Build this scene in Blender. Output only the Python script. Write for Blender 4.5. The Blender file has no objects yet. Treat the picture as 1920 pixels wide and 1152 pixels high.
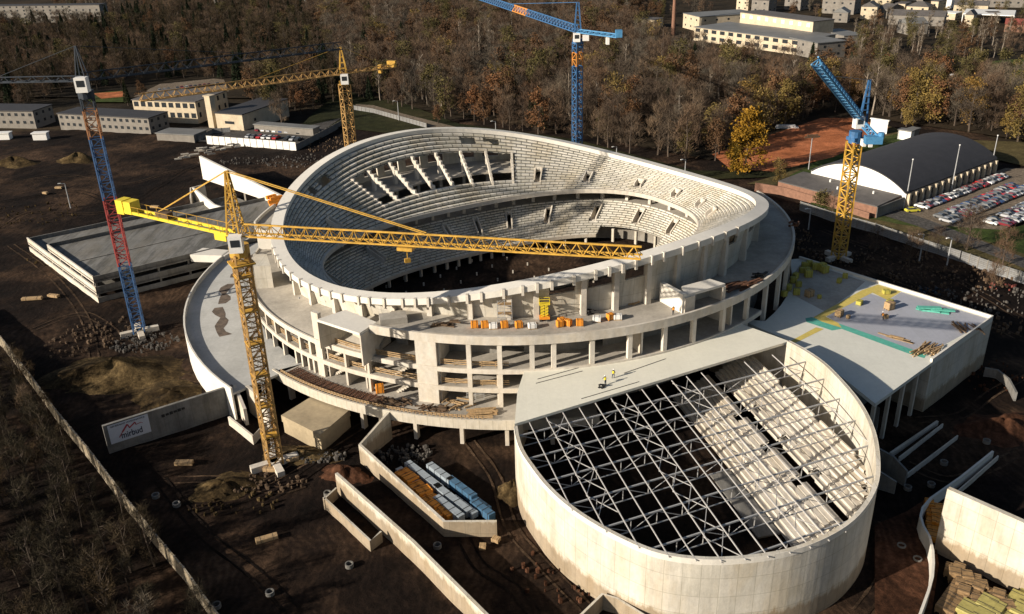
import bpy, bmesh, math, random
import numpy as np
from mathutils import Vector, Matrix
random.seed(7)
rad = math.radians
PI = math.pi
SC = bpy.context.scene
COL = SC.collection

# ------------------------------------------------------------------ camera
CAM_H = 90.0
FPX = 1655.0
_d = Vector((100, -3574, -FPX)).normalized()
_Z = -_d
_fw = Vector((0, 0, -1))
_Y = (_fw - _Z * _fw.dot(_Z)).normalized()
_X = _Y.cross(_Z)
RM = Matrix((_X, _Y, _Z))
cd = bpy.data.cameras.new('camera')
cd.sensor_width = 36.0
cd.lens = FPX / 1920 * 36.0
cd.clip_start = 1.0
cd.clip_end = 6000.0
cam = bpy.data.objects.new('camera', cd)
COL.objects.link(cam)
cam.matrix_world = Matrix.Translation((0, 0, CAM_H)) @ RM.to_4x4()
SC.camera = cam

# ------------------------------------------------------------------ world + sun
SUN_EL, SUN_AZ = 21.0, 27.0          # azimuth of the direction the light travels, from +X towards +Y
w = bpy.data.worlds.new('World'); SC.world = w; w.use_nodes = True
nt = w.node_tree
sky = nt.nodes.new('ShaderNodeTexSky'); sky.sky_type = 'NISHITA'; sky.sun_disc = False
sky.sun_elevation = rad(SUN_EL)
lx, ly = math.cos(rad(SUN_AZ)), math.sin(rad(SUN_AZ))
sky.sun_rotation = math.atan2(-lx, -ly)
sky.air_density = 1.0; sky.dust_density = 1.5
bg = nt.nodes['Background']; bg.inputs[1].default_value = 0.05
nt.links.new(sky.outputs[0], bg.inputs[0])
sd = bpy.data.lights.new('sun', 'SUN'); sd.energy = 5.0; sd.angle = rad(0.5); sd.color = (1.0, 0.89, 0.74)
sun = bpy.data.objects.new('sun', sd); COL.objects.link(sun)
ldir = Vector((lx * math.cos(rad(SUN_EL)), ly * math.cos(rad(SUN_EL)), -math.sin(rad(SUN_EL))))
sun.rotation_euler = ldir.to_track_quat('-Z', 'Y').to_euler()
SC.view_settings.view_transform = 'Standard'
SC.view_settings.look = 'None'
SC.view_settings.exposure = 0.62
SC.view_settings.gamma = 1.0
SC.cycles.max_bounces = 4
SC.cycles.diffuse_bounces = 3

# ------------------------------------------------------------------ helpers
def P(u, v, z=0.0):
    """point of the site at height z that the survey pixel (u, v) of the photograph shows"""
    r = RM @ Vector(((u - 960) / FPX, -(v - 576) / FPX, -1))
    t = (z - CAM_H) / r.z
    return Vector((r.x * t, r.y * t, z))
def Q(x, y, z):
    c = RM.transposed() @ Vector((x, y, z - CAM_H))
    if c.z > -0.1: return (-9999, -9999)
    return (960 + FPX * c.x / -c.z, 576 - FPX * c.y / -c.z)

def tag(o, label=None, cat=None, group=None, kind=None):
    if label: o['label'] = label
    if cat: o['category'] = cat
    if group: o['group'] = group
    if kind: o['kind'] = kind
    return o
def empty(name, loc, label=None, cat=None, group=None, rz=0.0):
    o = bpy.data.objects.new(name, None); COL.objects.link(o)
    o.location = loc; o.rotation_euler = (0, 0, rz); o.empty_display_size = 0.5
    return tag(o, label, cat, group)

class MB:
    def __init__(s): s.v = []; s.f = []; s.uv = []
    def face(s, pts, uv=None):
        i = len(s.v); s.v += [tuple(p) for p in pts]; s.f.append(tuple(range(i, i + len(pts))))
        if uv is None:
            a, b, c = Vector(pts[0]), Vector(pts[1]), Vector(pts[2])
            n = (b - a).cross(c - a)
            if n.length < 1e-9: n = Vector((0, 0, 1))
            n.normalize()
            if abs(n.z) > 0.75: uv = [(p[0], p[1]) for p in pts]
            else:
                t = Vector((-n.y, n.x, 0)).normalized()
                uv = [(t.x * p[0] + t.y * p[1], p[2]) for p in pts]
        s.uv.append(uv)
    def quad(s, a, b, c, d, uv=None): s.face([a, b, c, d], uv)
    def prism(s, poly, z0, z1, bottom=True):
        """poly: ccw list of (x,y); z0/z1 number or list"""
        n = len(poly)
        Z0 = z0 if isinstance(z0, (list, tuple)) else [z0] * n
        Z1 = z1 if isinstance(z1, (list, tuple)) else [z1] * n
        ar = sum(poly[i][0] * poly[(i + 1) % n][1] - poly[(i + 1) % n][0] * poly[i][1] for i in range(n))
        if ar < 0:
            poly = list(poly)[::-1]; Z0 = Z0[::-1]; Z1 = Z1[::-1]
        lo = [(poly[i][0], poly[i][1], Z0[i]) for i in range(n)]
        hi = [(poly[i][0], poly[i][1], Z1[i]) for i in range(n)]
        s.face(hi)
        if bottom: s.face(lo[::-1])
        L = 0
        for i in range(n):
            j = (i + 1) % n
            l2 = L + math.hypot(poly[j][0] - poly[i][0], poly[j][1] - poly[i][1])
            s.quad(lo[i], lo[j], hi[j], hi[i], [(L, Z0[i]), (l2, Z0[j]), (l2, Z1[j]), (L, Z1[i])])
            L = l2
    def box(s, c, size, rz=0.0):
        cx, cy, z0 = c; a, b, h = size[0] / 2, size[1] / 2, size[2]
        co, si = math.cos(rz), math.sin(rz)
        s.prism([(cx + co * x - si * y, cy + si * x + co * y) for x, y in ((-a, -b), (a, -b), (a, b), (-a, b))], z0, z0 + h)
    def bar(s, a, b, w, h=None):
        a = Vector(a); b = Vector(b); d = b - a
        if d.length < 1e-6: return
        h = h or w
        d.normalize()
        up = Vector((0, 0, 1)) if abs(d.z) < 0.95 else Vector((1, 0, 0))
        x = d.cross(up).normalized(); y = x.cross(d)
        k = [x * (-w / 2) + y * (-h / 2), x * (w / 2) + y * (-h / 2), x * (w / 2) + y * (h / 2), x * (-w / 2) + y * (h / 2)]
        A = [a + q for q in k]; B = [b + q for q in k]
        s.face(A); s.face(B[::-1])
        for i in range(4):
            j = (i + 1) % 4
            s.quad(A[j], A[i], B[i], B[j])
    def cyl(s, p, r, h, n=10, r2=None):
        r2 = r if r2 is None else r2
        lo = [(p[0] + r * math.cos(2 * PI * i / n), p[1] + r * math.sin(2 * PI * i / n), p[2]) for i in range(n)]
        hi = [(p[0] + r2 * math.cos(2 * PI * i / n), p[1] + r2 * math.sin(2 * PI * i / n), p[2] + h) for i in range(n)]
        s.face(hi)
        for i in range(n):
            j = (i + 1) % n; s.quad(lo[i], lo[j], hi[j], hi[i])
    def build(s, name, mat, parent=None, smooth=False):
        off = parent.matrix_basis.inverted() if parent is not None and parent.type == 'EMPTY' else None
        if parent is not None and parent.type == 'MESH' and 'base' in parent:
            off = Matrix.Translation(-Vector(parent['base']))
        me = bpy.data.meshes.new(name)
        V = s.v
        if off is not None: V = [tuple(off @ Vector(p)) for p in V]
        me.from_pydata(V, [], s.f)
        ul = me.uv_layers.new(name='UVMap')
        flat = [c for f in s.uv for p in f for c in p]
        ul.data.foreach_set('uv', flat)
        me.materials.append(mat)
        if smooth: me.polygons.foreach_set('use_smooth', [True] * len(me.polygons))
        o = bpy.data.objects.new(name, me); COL.objects.link(o)
        if parent is not None:
            o.parent = parent
            o['base'] = list(-off.to_translation()) if off is not None else [0, 0, 0]
        return o

# ------------------------------------------------------------------ materials
def newmat(name):
    m = bpy.data.materials.new(name); m.use_nodes = True
    return m, m.node_tree, m.node_tree.nodes['Principled BSDF']
def N(nt, t, **k):
    n = nt.nodes.new(t)
    for a, b in k.items(): setattr(n, a, b)
    return n
def noise(nt, vec, scale, detail=4, rough=0.6):
    n = N(nt, 'ShaderNodeTexNoise'); n.inputs['Scale'].default_value = scale
    n.inputs['Detail'].default_value = detail; n.inputs['Roughness'].default_value = rough
    nt.links.new(vec, n.inputs['Vector']); return n.outputs['Fac']
def ramp(nt, fac, stops):
    r = N(nt, 'ShaderNodeValToRGB'); e = r.color_ramp.elements
    while len(e) < len(stops): e.new(0.5)
    for i, (p, c) in enumerate(stops):
        e[i].position = p; e[i].color = (c[0], c[1], c[2], 1) if len(c) == 3 else c
    nt.links.new(fac, r.inputs[0]); return r.outputs[0]
def mix(nt, mode, fac, a, b):
    m = N(nt, 'ShaderNodeMix', data_type='RGBA', blend_type=mode)
    for inp, val in ((m.inputs[0], fac), (m.inputs[6], a), (m.inputs[7], b)):
        if hasattr(val, 'links'): nt.links.new(val, inp)
        elif isinstance(val, (int, float)): inp.default_value = val
        else: inp.default_value = (val[0], val[1], val[2], 1)
    return m.outputs[2]
def mapping(nt, vec, scale):
    m = N(nt, 'ShaderNodeMapping'); m.inputs['Scale'].default_value = scale
    nt.links.new(vec, m.inputs['Vector']); return m.outputs[0]
g = lambda v: (v, v, v)

def concrete(name, col, joints=None, stain=0.35, streak=0.3, rough=0.9, mortar=0.05, offs=0.0, dark=0.45, tone=0.12, dirt=False):
    m, nt, b = newmat(name)
    tc = N(nt, 'ShaderNodeTexCoord'); uv = tc.outputs['UV']
    geo = N(nt, 'ShaderNodeNewGeometry'); pos = geo.outputs['Position']
    c = mix(nt, 'MULTIPLY', 1.0, col, ramp(nt, noise(nt, pos, 0.12, 6, 0.65), [(0.3, g(1 - stain)), (0.62, g(1.0))]))
    c = mix(nt, 'MULTIPLY', 1.0, c, ramp(nt, noise(nt, pos, 1.3, 5, 0.7), [(0.25, g(1 - stain * 0.6)), (0.7, g(1.05))]))
    if streak:
        c = mix(nt, 'MULTIPLY', 1.0, c, ramp(nt, noise(nt, mapping(nt, uv, (0.35, 0.05, 1)), 1.0, 5, 0.75), [(0.36, g(1 - streak)), (0.52, g(1.0))]))
    if streak: c = mix(nt, 'MULTIPLY', 1.0, c, ramp(nt, noise(nt, mapping(nt, uv, (0.12, 0.05, 1)), 1.0, 4, 0.7), [(0.38, (0.90, 0.85, 0.77)), (0.54, (1, 1, 1))]))
    if dirt:
        sx = N(nt, 'ShaderNodeSeparateXYZ'); nt.links.new(uv, sx.inputs[0])
        ad = N(nt, 'ShaderNodeMath', operation='ADD'); nt.links.new(sx.outputs['Y'], ad.inputs[0])
        sc_ = N(nt, 'ShaderNodeMath', operation='MULTIPLY'); sc_.inputs[1].default_value = -4.5; nt.links.new(noise(nt, mapping(nt, uv, (0.5, 0.12, 1)), 1.0, 5, 0.75), sc_.inputs[0]); nt.links.new(sc_.outputs[0], ad.inputs[1])
        c = mix(nt, 'MULTIPLY', 1.0, c, ramp(nt, ad.outputs[0], [(0.0, (0.58, 0.50, 0.41)), (0.5, (0.86, 0.82, 0.76)), (1.0, (1, 1, 1))]))
    if joints:
        br = N(nt, 'ShaderNodeTexBrick'); br.offset = offs; br.squash = 1.0
        br.inputs['Scale'].default_value = 1.0; br.inputs['Brick Width'].default_value = joints[0]; br.inputs['Row Height'].default_value = joints[1]
        br.inputs['Mortar Size'].default_value = mortar; br.inputs['Mortar Smooth'].default_value = 0.3
        br.inputs['Color1'].default_value = (1, 1, 1, 1); br.inputs['Color2'].default_value = (1 - tone, 1 - tone, 1 - tone * 1.2, 1)
        br.inputs['Mortar'].default_value = (dark, dark, dark * 0.95, 1)
        nt.links.new(uv, br.inputs['Vector'])
        c = mix(nt, 'MULTIPLY', 1.0, c, br.outputs['Color'])
    nt.links.new(c, b.inputs['Base Color']); b.inputs['Roughness'].default_value = rough
    bp = N(nt, 'ShaderNodeBump'); bp.inputs['Strength'].default_value = 0.25; bp.inputs['Distance'].default_value = 0.1
    nt.links.new(noise(nt, pos, 2.5, 4), bp.inputs['Height']); nt.links.new(bp.outputs[0], b.inputs['Normal'])
    return m
def paint(name, col, rough=0.5, var=0.2, sc=1.5, metal=0.0):
    m, nt, b = newmat(name)
    geo = N(nt, 'ShaderNodeNewGeometry')
    c = mix(nt, 'MULTIPLY', 1.0, col, ramp(nt, noise(nt, geo.outputs['Position'], sc, 5, 0.7), [(0.3, g(1 - var)), (0.65, g(1.0))]))
    nt.links.new(c, b.inputs['Base Color']); b.inputs['Roughness'].default_value = rough; b.inputs['Metallic'].default_value = metal
    return m
def earth(name, c1, c2, c3, s1=0.03, s2=0.25, bump=0.6, s3=1.6, ruts=False):
    m, nt, b = newmat(name)
    geo = N(nt, 'ShaderNodeNewGeometry'); pos = geo.outputs['Position']
    a = ramp(nt, noise(nt, pos, s1, 6, 0.65), [(0.36, c1), (0.5, c2), (0.66, c3)])
    a = mix(nt, 'MULTIPLY', 1.0, a, ramp(nt, noise(nt, pos, s2, 6, 0.75), [(0.32, g(0.45)), (0.55, g(0.95)), (0.75, g(1.5))]))
    a = mix(nt, 'MULTIPLY', 1.0, a, ramp(nt, noise(nt, pos, s3, 5, 0.8), [(0.35, g(0.65)), (0.65, g(1.25))]))
    if ruts:
        wv = N(nt, 'ShaderNodeTexWave'); wv.inputs['Scale'].default_value = 0.22; wv.inputs['Distortion'].default_value = 26.0; wv.inputs['Detail'].default_value = 3.0; wv.inputs['Detail Scale'].default_value = 0.35
        nt.links.new(pos, wv.inputs['Vector'])
        a = mix(nt, 'MULTIPLY', 1.0, a, ramp(nt, wv.outputs['Fac'], [(0.1, g(0.86)), (0.5, g(1.0)), (0.92, g(1.22))]))
    nt.links.new(a, b.inputs['Base Color']); b.inputs['Roughness'].default_value = 1.0; b.inputs['Specular IOR Level'].default_value = 0.1
    bp = N(nt, 'ShaderNodeBump'); bp.inputs['Strength'].default_value = bump; bp.inputs['Distance'].default_value = 0.6
    nt.links.new(noise(nt, pos, 0.8, 8, 0.75), bp.inputs['Height']); nt.links.new(bp.outputs[0], b.inputs['Normal'])
    return m
def foliage(name, c1, c2, trans=0.0):
    m, nt, b = newmat(name)
    geo = N(nt, 'ShaderNodeNewGeometry'); pos = geo.outputs['Position']
    oi = N(nt, 'ShaderNodeObjectInfo')
    f = noise(nt, pos, 0.09, 3, 0.6)
    a = ramp(nt, f, [(0.38, c1), (0.62, c2)])
    a = mix(nt, 'MULTIPLY', 1.0, a, ramp(nt, noise(nt, pos, 1.2, 3), [(0.3, g(0.6)), (0.7, g(1.3))]))
    a = mix(nt, 'MULTIPLY', 1.0, a, ramp(nt, oi.outputs['Random'], [(0.0, (0.7, 0.75, 0.8)), (0.5, (1, 1, 1)), (1.0, (1.35, 1.15, 1.0))]))
    nt.links.new(a, b.inputs['Base Color']); b.inputs['Roughness'].default_value = 0.9; b.inputs['Specular IOR Level'].default_value = 0.1
    return m

M = {}
M['wall'] = concrete('formwork_concrete', (0.62, 0.585, 0.515), (2.4, 3.1), mortar=0.05, streak=0.2, stain=0.2, dark=0.68, tone=0.09, dirt=True)
M['rim'] = concrete('rim_concrete', (0.66, 0.63, 0.57), None, stain=0.12, streak=0.0)
M['slab'] = concrete('slab_concrete', (0.44, 0.405, 0.35), None, stain=0.4, streak=0.0)
M['plain'] = concrete('plain_concrete', (0.62, 0.575, 0.505), None, stain=0.25, streak=0.12)
M['apron'] = concrete('apron_concrete', (0.50, 0.50, 0.48), (5.0, 5.0), stain=0.25, streak=0.0, mortar=0.03, dark=0.85, tone=0.05)
M['grey'] = concrete('grey_concrete', (0.24, 0.235, 0.225), (2.6, 6.1), stain=0.45, streak=0.3, dark=0.75)
M['stand'] = concrete('precast_steps', (0.72, 0.685, 0.615), (2.6, 1.0), stain=0.25, streak=0.12, offs=0.5, mortar=0.13, dark=0.2, tone=0.2)
M['deck'] = concrete('parking_concrete', (0.20, 0.197, 0.19), (1.2, 9.0), stain=0.3, streak=0.5, dark=0.75, tone=0.2)
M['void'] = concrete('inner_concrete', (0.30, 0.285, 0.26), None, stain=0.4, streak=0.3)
M['roofwhite'] = concrete('white_membrane', (0.74, 0.72, 0.62), (2.0, 30.0), stain=0.08, streak=0.0, rough=0.6, mortar=0.02, dark=0.93, tone=0.02)
M['roofpale'] = concrete('pale_membrane', (0.64, 0.64, 0.58), (2.0, 30.0), stain=0.10, streak=0.0, rough=0.6, mortar=0.02, dark=0.92, tone=0.03)
M['roofgrey'] = concrete('grey_membrane', (0.36, 0.37, 0.42), (1.8, 25.0), stain=0.12, streak=0.0, rough=0.6, mortar=0.03, dark=0.85, tone=0.04)
M['steel'] = paint('galvanised_steel', (0.36, 0.365, 0.37), 0.5, 0.2)
M['steel_w'] = paint('pale_truss_steel', (0.42, 0.41, 0.40), 0.5, 0.15)
M['yellow'] = paint('crane_yellow', (0.62, 0.36, 0.055), 0.55, 0.5, 0.8)
M['yellow_b'] = paint('bright_yellow', (0.78, 0.60, 0.04), 0.5, 0.2)
M['rusty'] = paint('worn_orange_yellow', (0.56, 0.33, 0.11), 0.7, 0.75, 0.9)
M['orange'] = paint('crane_orange', (0.62, 0.25, 0.05), 0.5, 0.3)
M['red'] = paint('crane_red', (0.36, 0.05, 0.045), 0.6, 0.45, 0.8)
M['blue'] = paint('crane_blue', (0.04, 0.14, 0.32), 0.6, 0.45, 0.8)
M['blue_l'] = paint('crane_light_blue', (0.07, 0.24, 0.45), 0.5, 0.3)
M['blue_d'] = paint('crane_dark_blue', (0.010, 0.02, 0.035), 0.7, 0.3)
M['blue_m'] = paint('worn_dark_blue', (0.03, 0.09, 0.22), 0.6, 0.4)
M['rusty_d'] = paint('dull_orange', (0.30, 0.13, 0.05), 0.7, 0.5)
M['stainm'] = paint('dried_mud', (0.16, 0.12, 0.09), 0.95, 0.7, 0.8)
M['rubble'] = paint('broken_concrete', (0.10, 0.09, 0.08), 0.9, 0.6, 1.2)
M['white'] = paint('white_paint', (0.78, 0.77, 0.74), 0.5, 0.12)
M['dark'] = paint('dark_glass', (0.03, 0.035, 0.04), 0.2, 0.1)
M['black'] = paint('black_rubber', (0.02, 0.02, 0.02), 0.8, 0.1)
M['orangebox'] = paint('orange_plastic', (0.75, 0.27, 0.02), 0.6, 0.2, 2)
M['ybox'] = paint('yellow_insulation', (0.42, 0.38, 0.07), 0.8, 0.3, 2)
M['yform'] = paint('yellow_formwork', (0.40, 0.35, 0.11), 0.7, 0.35, 1.5)
M['timber'] = paint('sawn_timber', (0.46, 0.31, 0.16), 0.8, 0.5, 2.5)
M['timber_d'] = paint('weathered_timber', (0.12, 0.075, 0.042), 0.9, 0.5, 2.5)
M['brownpack'] = paint('brown_pack', (0.27, 0.17, 0.08), 0.85, 0.55, 1.5)
M['bluefoil'] = paint('blue_foil', (0.06, 0.14, 0.24), 0.4, 0.4, 1.5)
M['whitefoil'] = paint('blue_white_foil', (0.30, 0.35, 0.40), 0.4, 0.3, 1.5)
M['rust'] = paint('rusty_rebar', (0.14, 0.06, 0.03), 0.9, 0.5, 1.5)
M['teal'] = paint('teal_board', (0.10, 0.42, 0.33), 0.7, 0.3)
M['ystrip'] = paint('yellow_board', (0.60, 0.48, 0.12), 0.7, 0.25)
M['roofdark'] = paint('bitumen_roof', (0.035, 0.034, 0.038), 0.7, 0.3, 0.3)
M['roofmid'] = paint('worn_bitumen_roof', (0.11, 0.10, 0.095), 0.8, 0.4, 0.4)
M['roofgreyl'] = paint('sheet_metal_roof', (0.17, 0.17, 0.165), 0.6, 0.3, 0.1)
M['stucco'] = paint('warm_render', (0.55, 0.46, 0.33), 0.9, 0.25, 0.4)
M['stucco_d'] = paint('grey_render', (0.22, 0.20, 0.175), 0.9, 0.3, 0.4)
M['brick'] = paint('red_brick', (0.25, 0.13, 0.085), 0.9, 0.4, 1.0)
M['tile'] = paint('red_tiles', (0.24, 0.06, 0.045), 0.8, 0.3, 0.4)
M['bark'] = paint('bark', (0.085, 0.062, 0.045), 0.95, 0.4, 2)
M['birch'] = paint('pale_bark', (0.30, 0.25, 0.20), 0.9, 0.4, 1.5)
M['asphalt'] = earth('asphalt', (0.075, 0.07, 0.065), (0.09, 0.085, 0.08), (0.11, 0.10, 0.09), 0.1, 1.0, 0.1)
M['lot'] = earth('gravel_lot', (0.17, 0.135, 0.10), (0.20, 0.16, 0.12), (0.23, 0.185, 0.14), 0.06, 0.9, 0.1, 2.5)
M['clay'] = earth('clay_court', (0.40, 0.135, 0.055), (0.46, 0.16, 0.07), (0.50, 0.19, 0.09), 0.05, 0.15, 0.05)
M['soil'] = earth('churned_soil', (0.006, 0.004, 0.0035), (0.017, 0.0105, 0.0075), (0.080, 0.048, 0.029), 0.035, 0.35, ruts=True)
M['soil_r'] = earth('red_soil', (0.04, 0.018, 0.01), (0.08, 0.036, 0.02), (0.12, 0.056, 0.032), 0.06, 0.5, ruts=True)
M['mound'] = earth('sandy_mound', (0.03, 0.02, 0.010), (0.065, 0.044, 0.02), (0.13, 0.09, 0.042), 0.10, 0.4)
M['wood_floor'] = earth('leaf_litter', (0.016, 0.013, 0.009), (0.032, 0.024, 0.015), (0.055, 0.038, 0.022), 0.02, 0.2, 0.4)
M['grass'] = earth('park_grass', (0.03, 0.045, 0.012), (0.05, 0.075, 0.018), (0.075, 0.085, 0.03), 0.03, 0.3, 0.3)
M['wildgrass'] = earth('rough_grass', (0.015, 0.018, 0.008), (0.028, 0.030, 0.011), (0.045, 0.040, 0.018), 0.03, 0.2, 0.3)
M['drygrass'] = earth('dry_grass', (0.07, 0.06, 0.025), (0.10, 0.08, 0.035), (0.13, 0.10, 0.045), 0.03, 0.3, 0.3)
M['t_bare'] = foliage('bare_twigs', (0.07, 0.05, 0.037), (0.13, 0.095, 0.066))
M['t_shaded'] = foliage('shaded_bare_twigs', (0.030, 0.024, 0.015), (0.060, 0.048, 0.030))  # bare twigs darkened, shade over the left woods put into their colour
M['t_gold'] = foliage('dull_gold_leaves', (0.14, 0.095, 0.03), (0.24, 0.165, 0.05))
M['t_grey'] = foliage('grey_twigs', (0.085, 0.068, 0.052), (0.16, 0.13, 0.095))
M['t_orange'] = foliage('orange_leaves', (0.11, 0.062, 0.034), (0.165, 0.088, 0.044))
M['t_olive'] = foliage('olive_leaves', (0.085, 0.07, 0.027), (0.15, 0.118, 0.045))
M['t_yellow'] = foliage('yellow_leaves', (0.13, 0.085, 0.012), (0.23, 0.145, 0.02))
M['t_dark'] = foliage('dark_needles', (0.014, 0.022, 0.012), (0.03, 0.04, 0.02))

# ------------------------------------------------------------------ ground
def sheet(name, poly, mat, z, label=None):
    mb = MB(); mb.face([(p[0], p[1], z) for p in poly]); o = mb.build(name, mat)
    o['kind'] = 'structure'; return o
def pxpoly(pts, z=0.0): return [P(u, v, z) for u, v in pts]
def ccw(poly):
    a = sum(poly[i][0] * poly[(i + 1) % len(poly)][1] - poly[(i + 1) % len(poly)][0] * poly[i][1] for i in range(len(poly)))
    return poly if a > 0 else poly[::-1]
sheet('ground', [(-3000, -500), (3000, -500), (3000, 5000), (-3000, 5000)], M['wood_floor'], -0.9)
# churned building site: displaced grid
def site_ground():
    def h(x, y):
        return (0.35 * math.sin(x * 0.07 + 1.3) * math.cos(y * 0.09) + 0.22 * math.sin(x * 0.21 + y * 0.17) + 0.14 * math.sin(x * 0.53 - y * 0.41)
                + 0.09 * math.sin(x * 1.1 + 2 * math.sin(y * 0.3)) * math.cos(y * 0.9))
    x0, x1, y0, y1, st = -330, 190, 40, 400, 2.0
    nx = int((x1 - x0) / st); ny = int((y1 - y0) / st)
    V = []; F = []
    for j in range(ny + 1):
        for i in range(nx + 1):
            x = x0 + i * st; y = y0 + j * st
            V.append((x, y, -0.45 + 0.8 * h(x, y) * 0.5 + random.uniform(-0.06, 0.06)))
    for j in range(ny):
        for i in range(nx):
            a = j * (nx + 1) + i; F.append((a, a + 1, a + nx + 2, a + nx + 1))
    me = bpy.data.meshes.new('site_soil'); me.from_pydata(V, [], F); me.materials.append(M['soil'])
    o = bpy.data.objects.new('site_soil', me); COL.objects.link(o); o['kind'] = 'structure'
site_ground()
def gh(x, y):
    return -0.45 + 0.4 * (0.35 * math.sin(x * 0.07 + 1.3) * math.cos(y * 0.09) + 0.22 * math.sin(x * 0.21 + y * 0.17) + 0.14 * math.sin(x * 0.53 - y * 0.41)
                + 0.09 * math.sin(x * 1.1 + 2 * math.sin(y * 0.3)) * math.cos(y * 0.9))
def tracks(px, mat, width=0.42, gauge=1.9, lift=0.10):
    pts = [P(u, v, -0.45) for u, v in px]; out = []
    for i in range(len(pts) - 1):
        p0, p1, p2, p3 = pts[max(i - 1, 0)], pts[i], pts[i + 1], pts[min(i + 2, len(pts) - 1)]
        n_ = max(2, int((p2 - p1).length / 1.2))
        for k in range(n_):
            t = k / n_; out.append(0.5 * ((2 * p1) + (p2 - p0) * t + (2 * p0 - 5 * p1 + 4 * p2 - p3) * t * t + (3 * p1 - p0 - 3 * p2 + p3) * t ** 3))
    for sd_ in (-1, 1):
        mb = MB(); prev = None
        for i in range(len(out) - 1):
            d_ = (out[i + 1] - out[i]); d_.z = 0; d_.normalize(); n_ = Vector((-d_.y, d_.x, 0)); c_ = out[i] + n_ * sd_ * gauge / 2; w2_ = width / 2 * random.uniform(.6, 1.3)
            a_, b_ = c_ - n_ * w2_, c_ + n_ * w2_; zz = gh(c_.x, c_.y) + lift
            cur_ = ((a_.x, a_.y, zz), (b_.x, b_.y, zz))
            if prev: mb.quad(prev[0], cur_[0], cur_[1], prev[1])
            prev = cur_
        mb.build('wheel_track', mat)['kind'] = 'structure'
def patch(name, px, mat, z): return sheet(name, ccw(pxpoly(px)), mat, z)
patch('park_grass', [(640, 170), (760, 195), (860, 232), (1080, 262), (1300, 320), (1420, 322), (1560, 300), (1500, 330), (1240, 340), (900, 270), (640, 240), (560, 240), (590, 210)], M['wildgrass'], 0.02)
patch('wood_floor', [(-400, 180), (640, 185), (860, 215), (1100, 255), (1330, 300), (1440, 262), (1660, 225), (1900, 260), (2300, 330), (2300, 60), (1200, -120), (-900, -120)], M['wood_floor'], 0.0)
patch('far_lawn', [(1860, 115), (1990, 105), (1990, 165), (1850, 160)], M['grass'], 0.05)
patch('hall_lawn', [(1400, 345), (1560, 300), (1660, 235), (1740, 258), (1800, 262), (2000, 270), (2000, 330), (1870, 300), (1700, 330), (1480, 350)], M['drygrass'], 0.03)
patch('court_verge', [(1480, 330), (1600, 268), (1690, 250), (1720, 270), (1580, 305), (1500, 345)], M['grass'], 0.06)
patch('clay_court', [(1335, 290), (1440, 255), (1540, 222), (1600, 222), (1668, 240), (1640, 262), (1560, 296), (1450, 322), (1370, 318)], M['clay'], 0.10)
patch('parking_lot', [(1690, 412), (1700, 380), (1885, 316), (1960, 318), (2100, 330), (2100, 420), (1960, 400), (1880, 432), (1780, 425)], M['lot'], 0.10)
patch('roadside_lawn', [(1520, 380), (1690, 412), (1790, 425), (1880, 432), (2100, 380), (2100, 560), (1920, 500), (1700, 450), (1520, 400)], M['grass'], 0.06)
patch('verge', [(1490, 385), (1600, 420), (1700, 452), (1800, 482), (1990, 540), (1990, 500), (1810, 440), (1680, 420), (1560, 396)], M['drygrass'], 0.085)
patch('access_road', [(1500, 372), (1560, 380), (1640, 400), (1720, 425), (1960, 520), (1960, 500), (1740, 413), (1690, 396), (1640, 388), (1520, 362)], M['asphalt'], 0.14)
patch('footpath', [(668, 196), (700, 198), (760, 215), (860, 240), (1000, 262), (1000, 268), (850, 250), (740, 224), (664, 202)], M['lot'], 0.10)
patch('school_yard', [(250, 240), (560, 240), (640, 222), (560, 276), (430, 270), (330, 262)], M['asphalt'], 0.10)
patch('far_car_park', [(300, 158), (400, 148), (420, 150), (430, 172), (250, 182)], M['lot'], 0.12)
patch('track_field', [(150, 176), (235, 170), (240, 192), (170, 192)], M['grass'], 0.12)
patch('red_track', [(175, 176), (232, 172), (236, 182), (190, 186)], M['clay'], 0.2)
patch('dirt_road', [(1640, 985), (1640, 1152), (1500, 1200), (1740, 1200), (1760, 1060), (1745, 930), (1700, 960)], M['soil_r'], 0.10)
patch('arena_floor_soil', [(560, 560), (900, 380), (1350, 400), (1300, 520), (1000, 600), (700, 600)], M['soil'], 0.12)

def blob(name, px, r, h, mat, label, cat, sq=0.7, seed=1):
    rnd = random.Random(seed); c = P(*px)
    ph = [rnd.uniform(0, 6) for _ in range(6)]
    n, m = 36, 14
    mb = MB(); grid = []
    for j in range(m + 1):
        row = []
        t = j / m
        for i in range(n):
            a = 2 * PI * i / n
            rr = r * t * (1 + 0.18 * math.sin(2 * a + ph[0]) + 0.1 * math.sin(5 * a + ph[1]))
            z = h * (math.cos(t * PI) * 0.5 + 0.5) * (1 + 0.25 * math.sin(3 * a + ph[2] + 4 * t)) - 0.55
            z += 0.12 * h * math.sin(9 * a + 11 * t + ph[3]) * t * (1 - t) * 2 + (rnd.uniform(-1, 1) * 0.08 if 0 < t < 1 else 0)
            row.append((c.x + rr * math.cos(a), c.y + rr * sq * math.sin(a), z))
        grid.append(row)
    for j in range(m):
        for i in range(n):
            k = (i + 1) % n
            if j == 0: mb.face([grid[0][0], grid[1][i], grid[1][k]])
            else: mb.quad(grid[j][i], grid[j + 1][i], grid[j + 1][k], grid[j][k])
    o = mb.build(name, mat, None, True)
    me = o.data; bm = bmesh.new(); bm.from_mesh(me); bmesh.ops.remove_doubles(bm, verts=bm.verts, dist=0.001); bm.to_mesh(me); bm.free()
    return tag(o, label, cat)
blob('soil_mound', (215, 700), 15, 3.2, M['mound'], 'large tan soil mound left of the curved concrete apron', 'soil mound', 0.7, 3)
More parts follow.
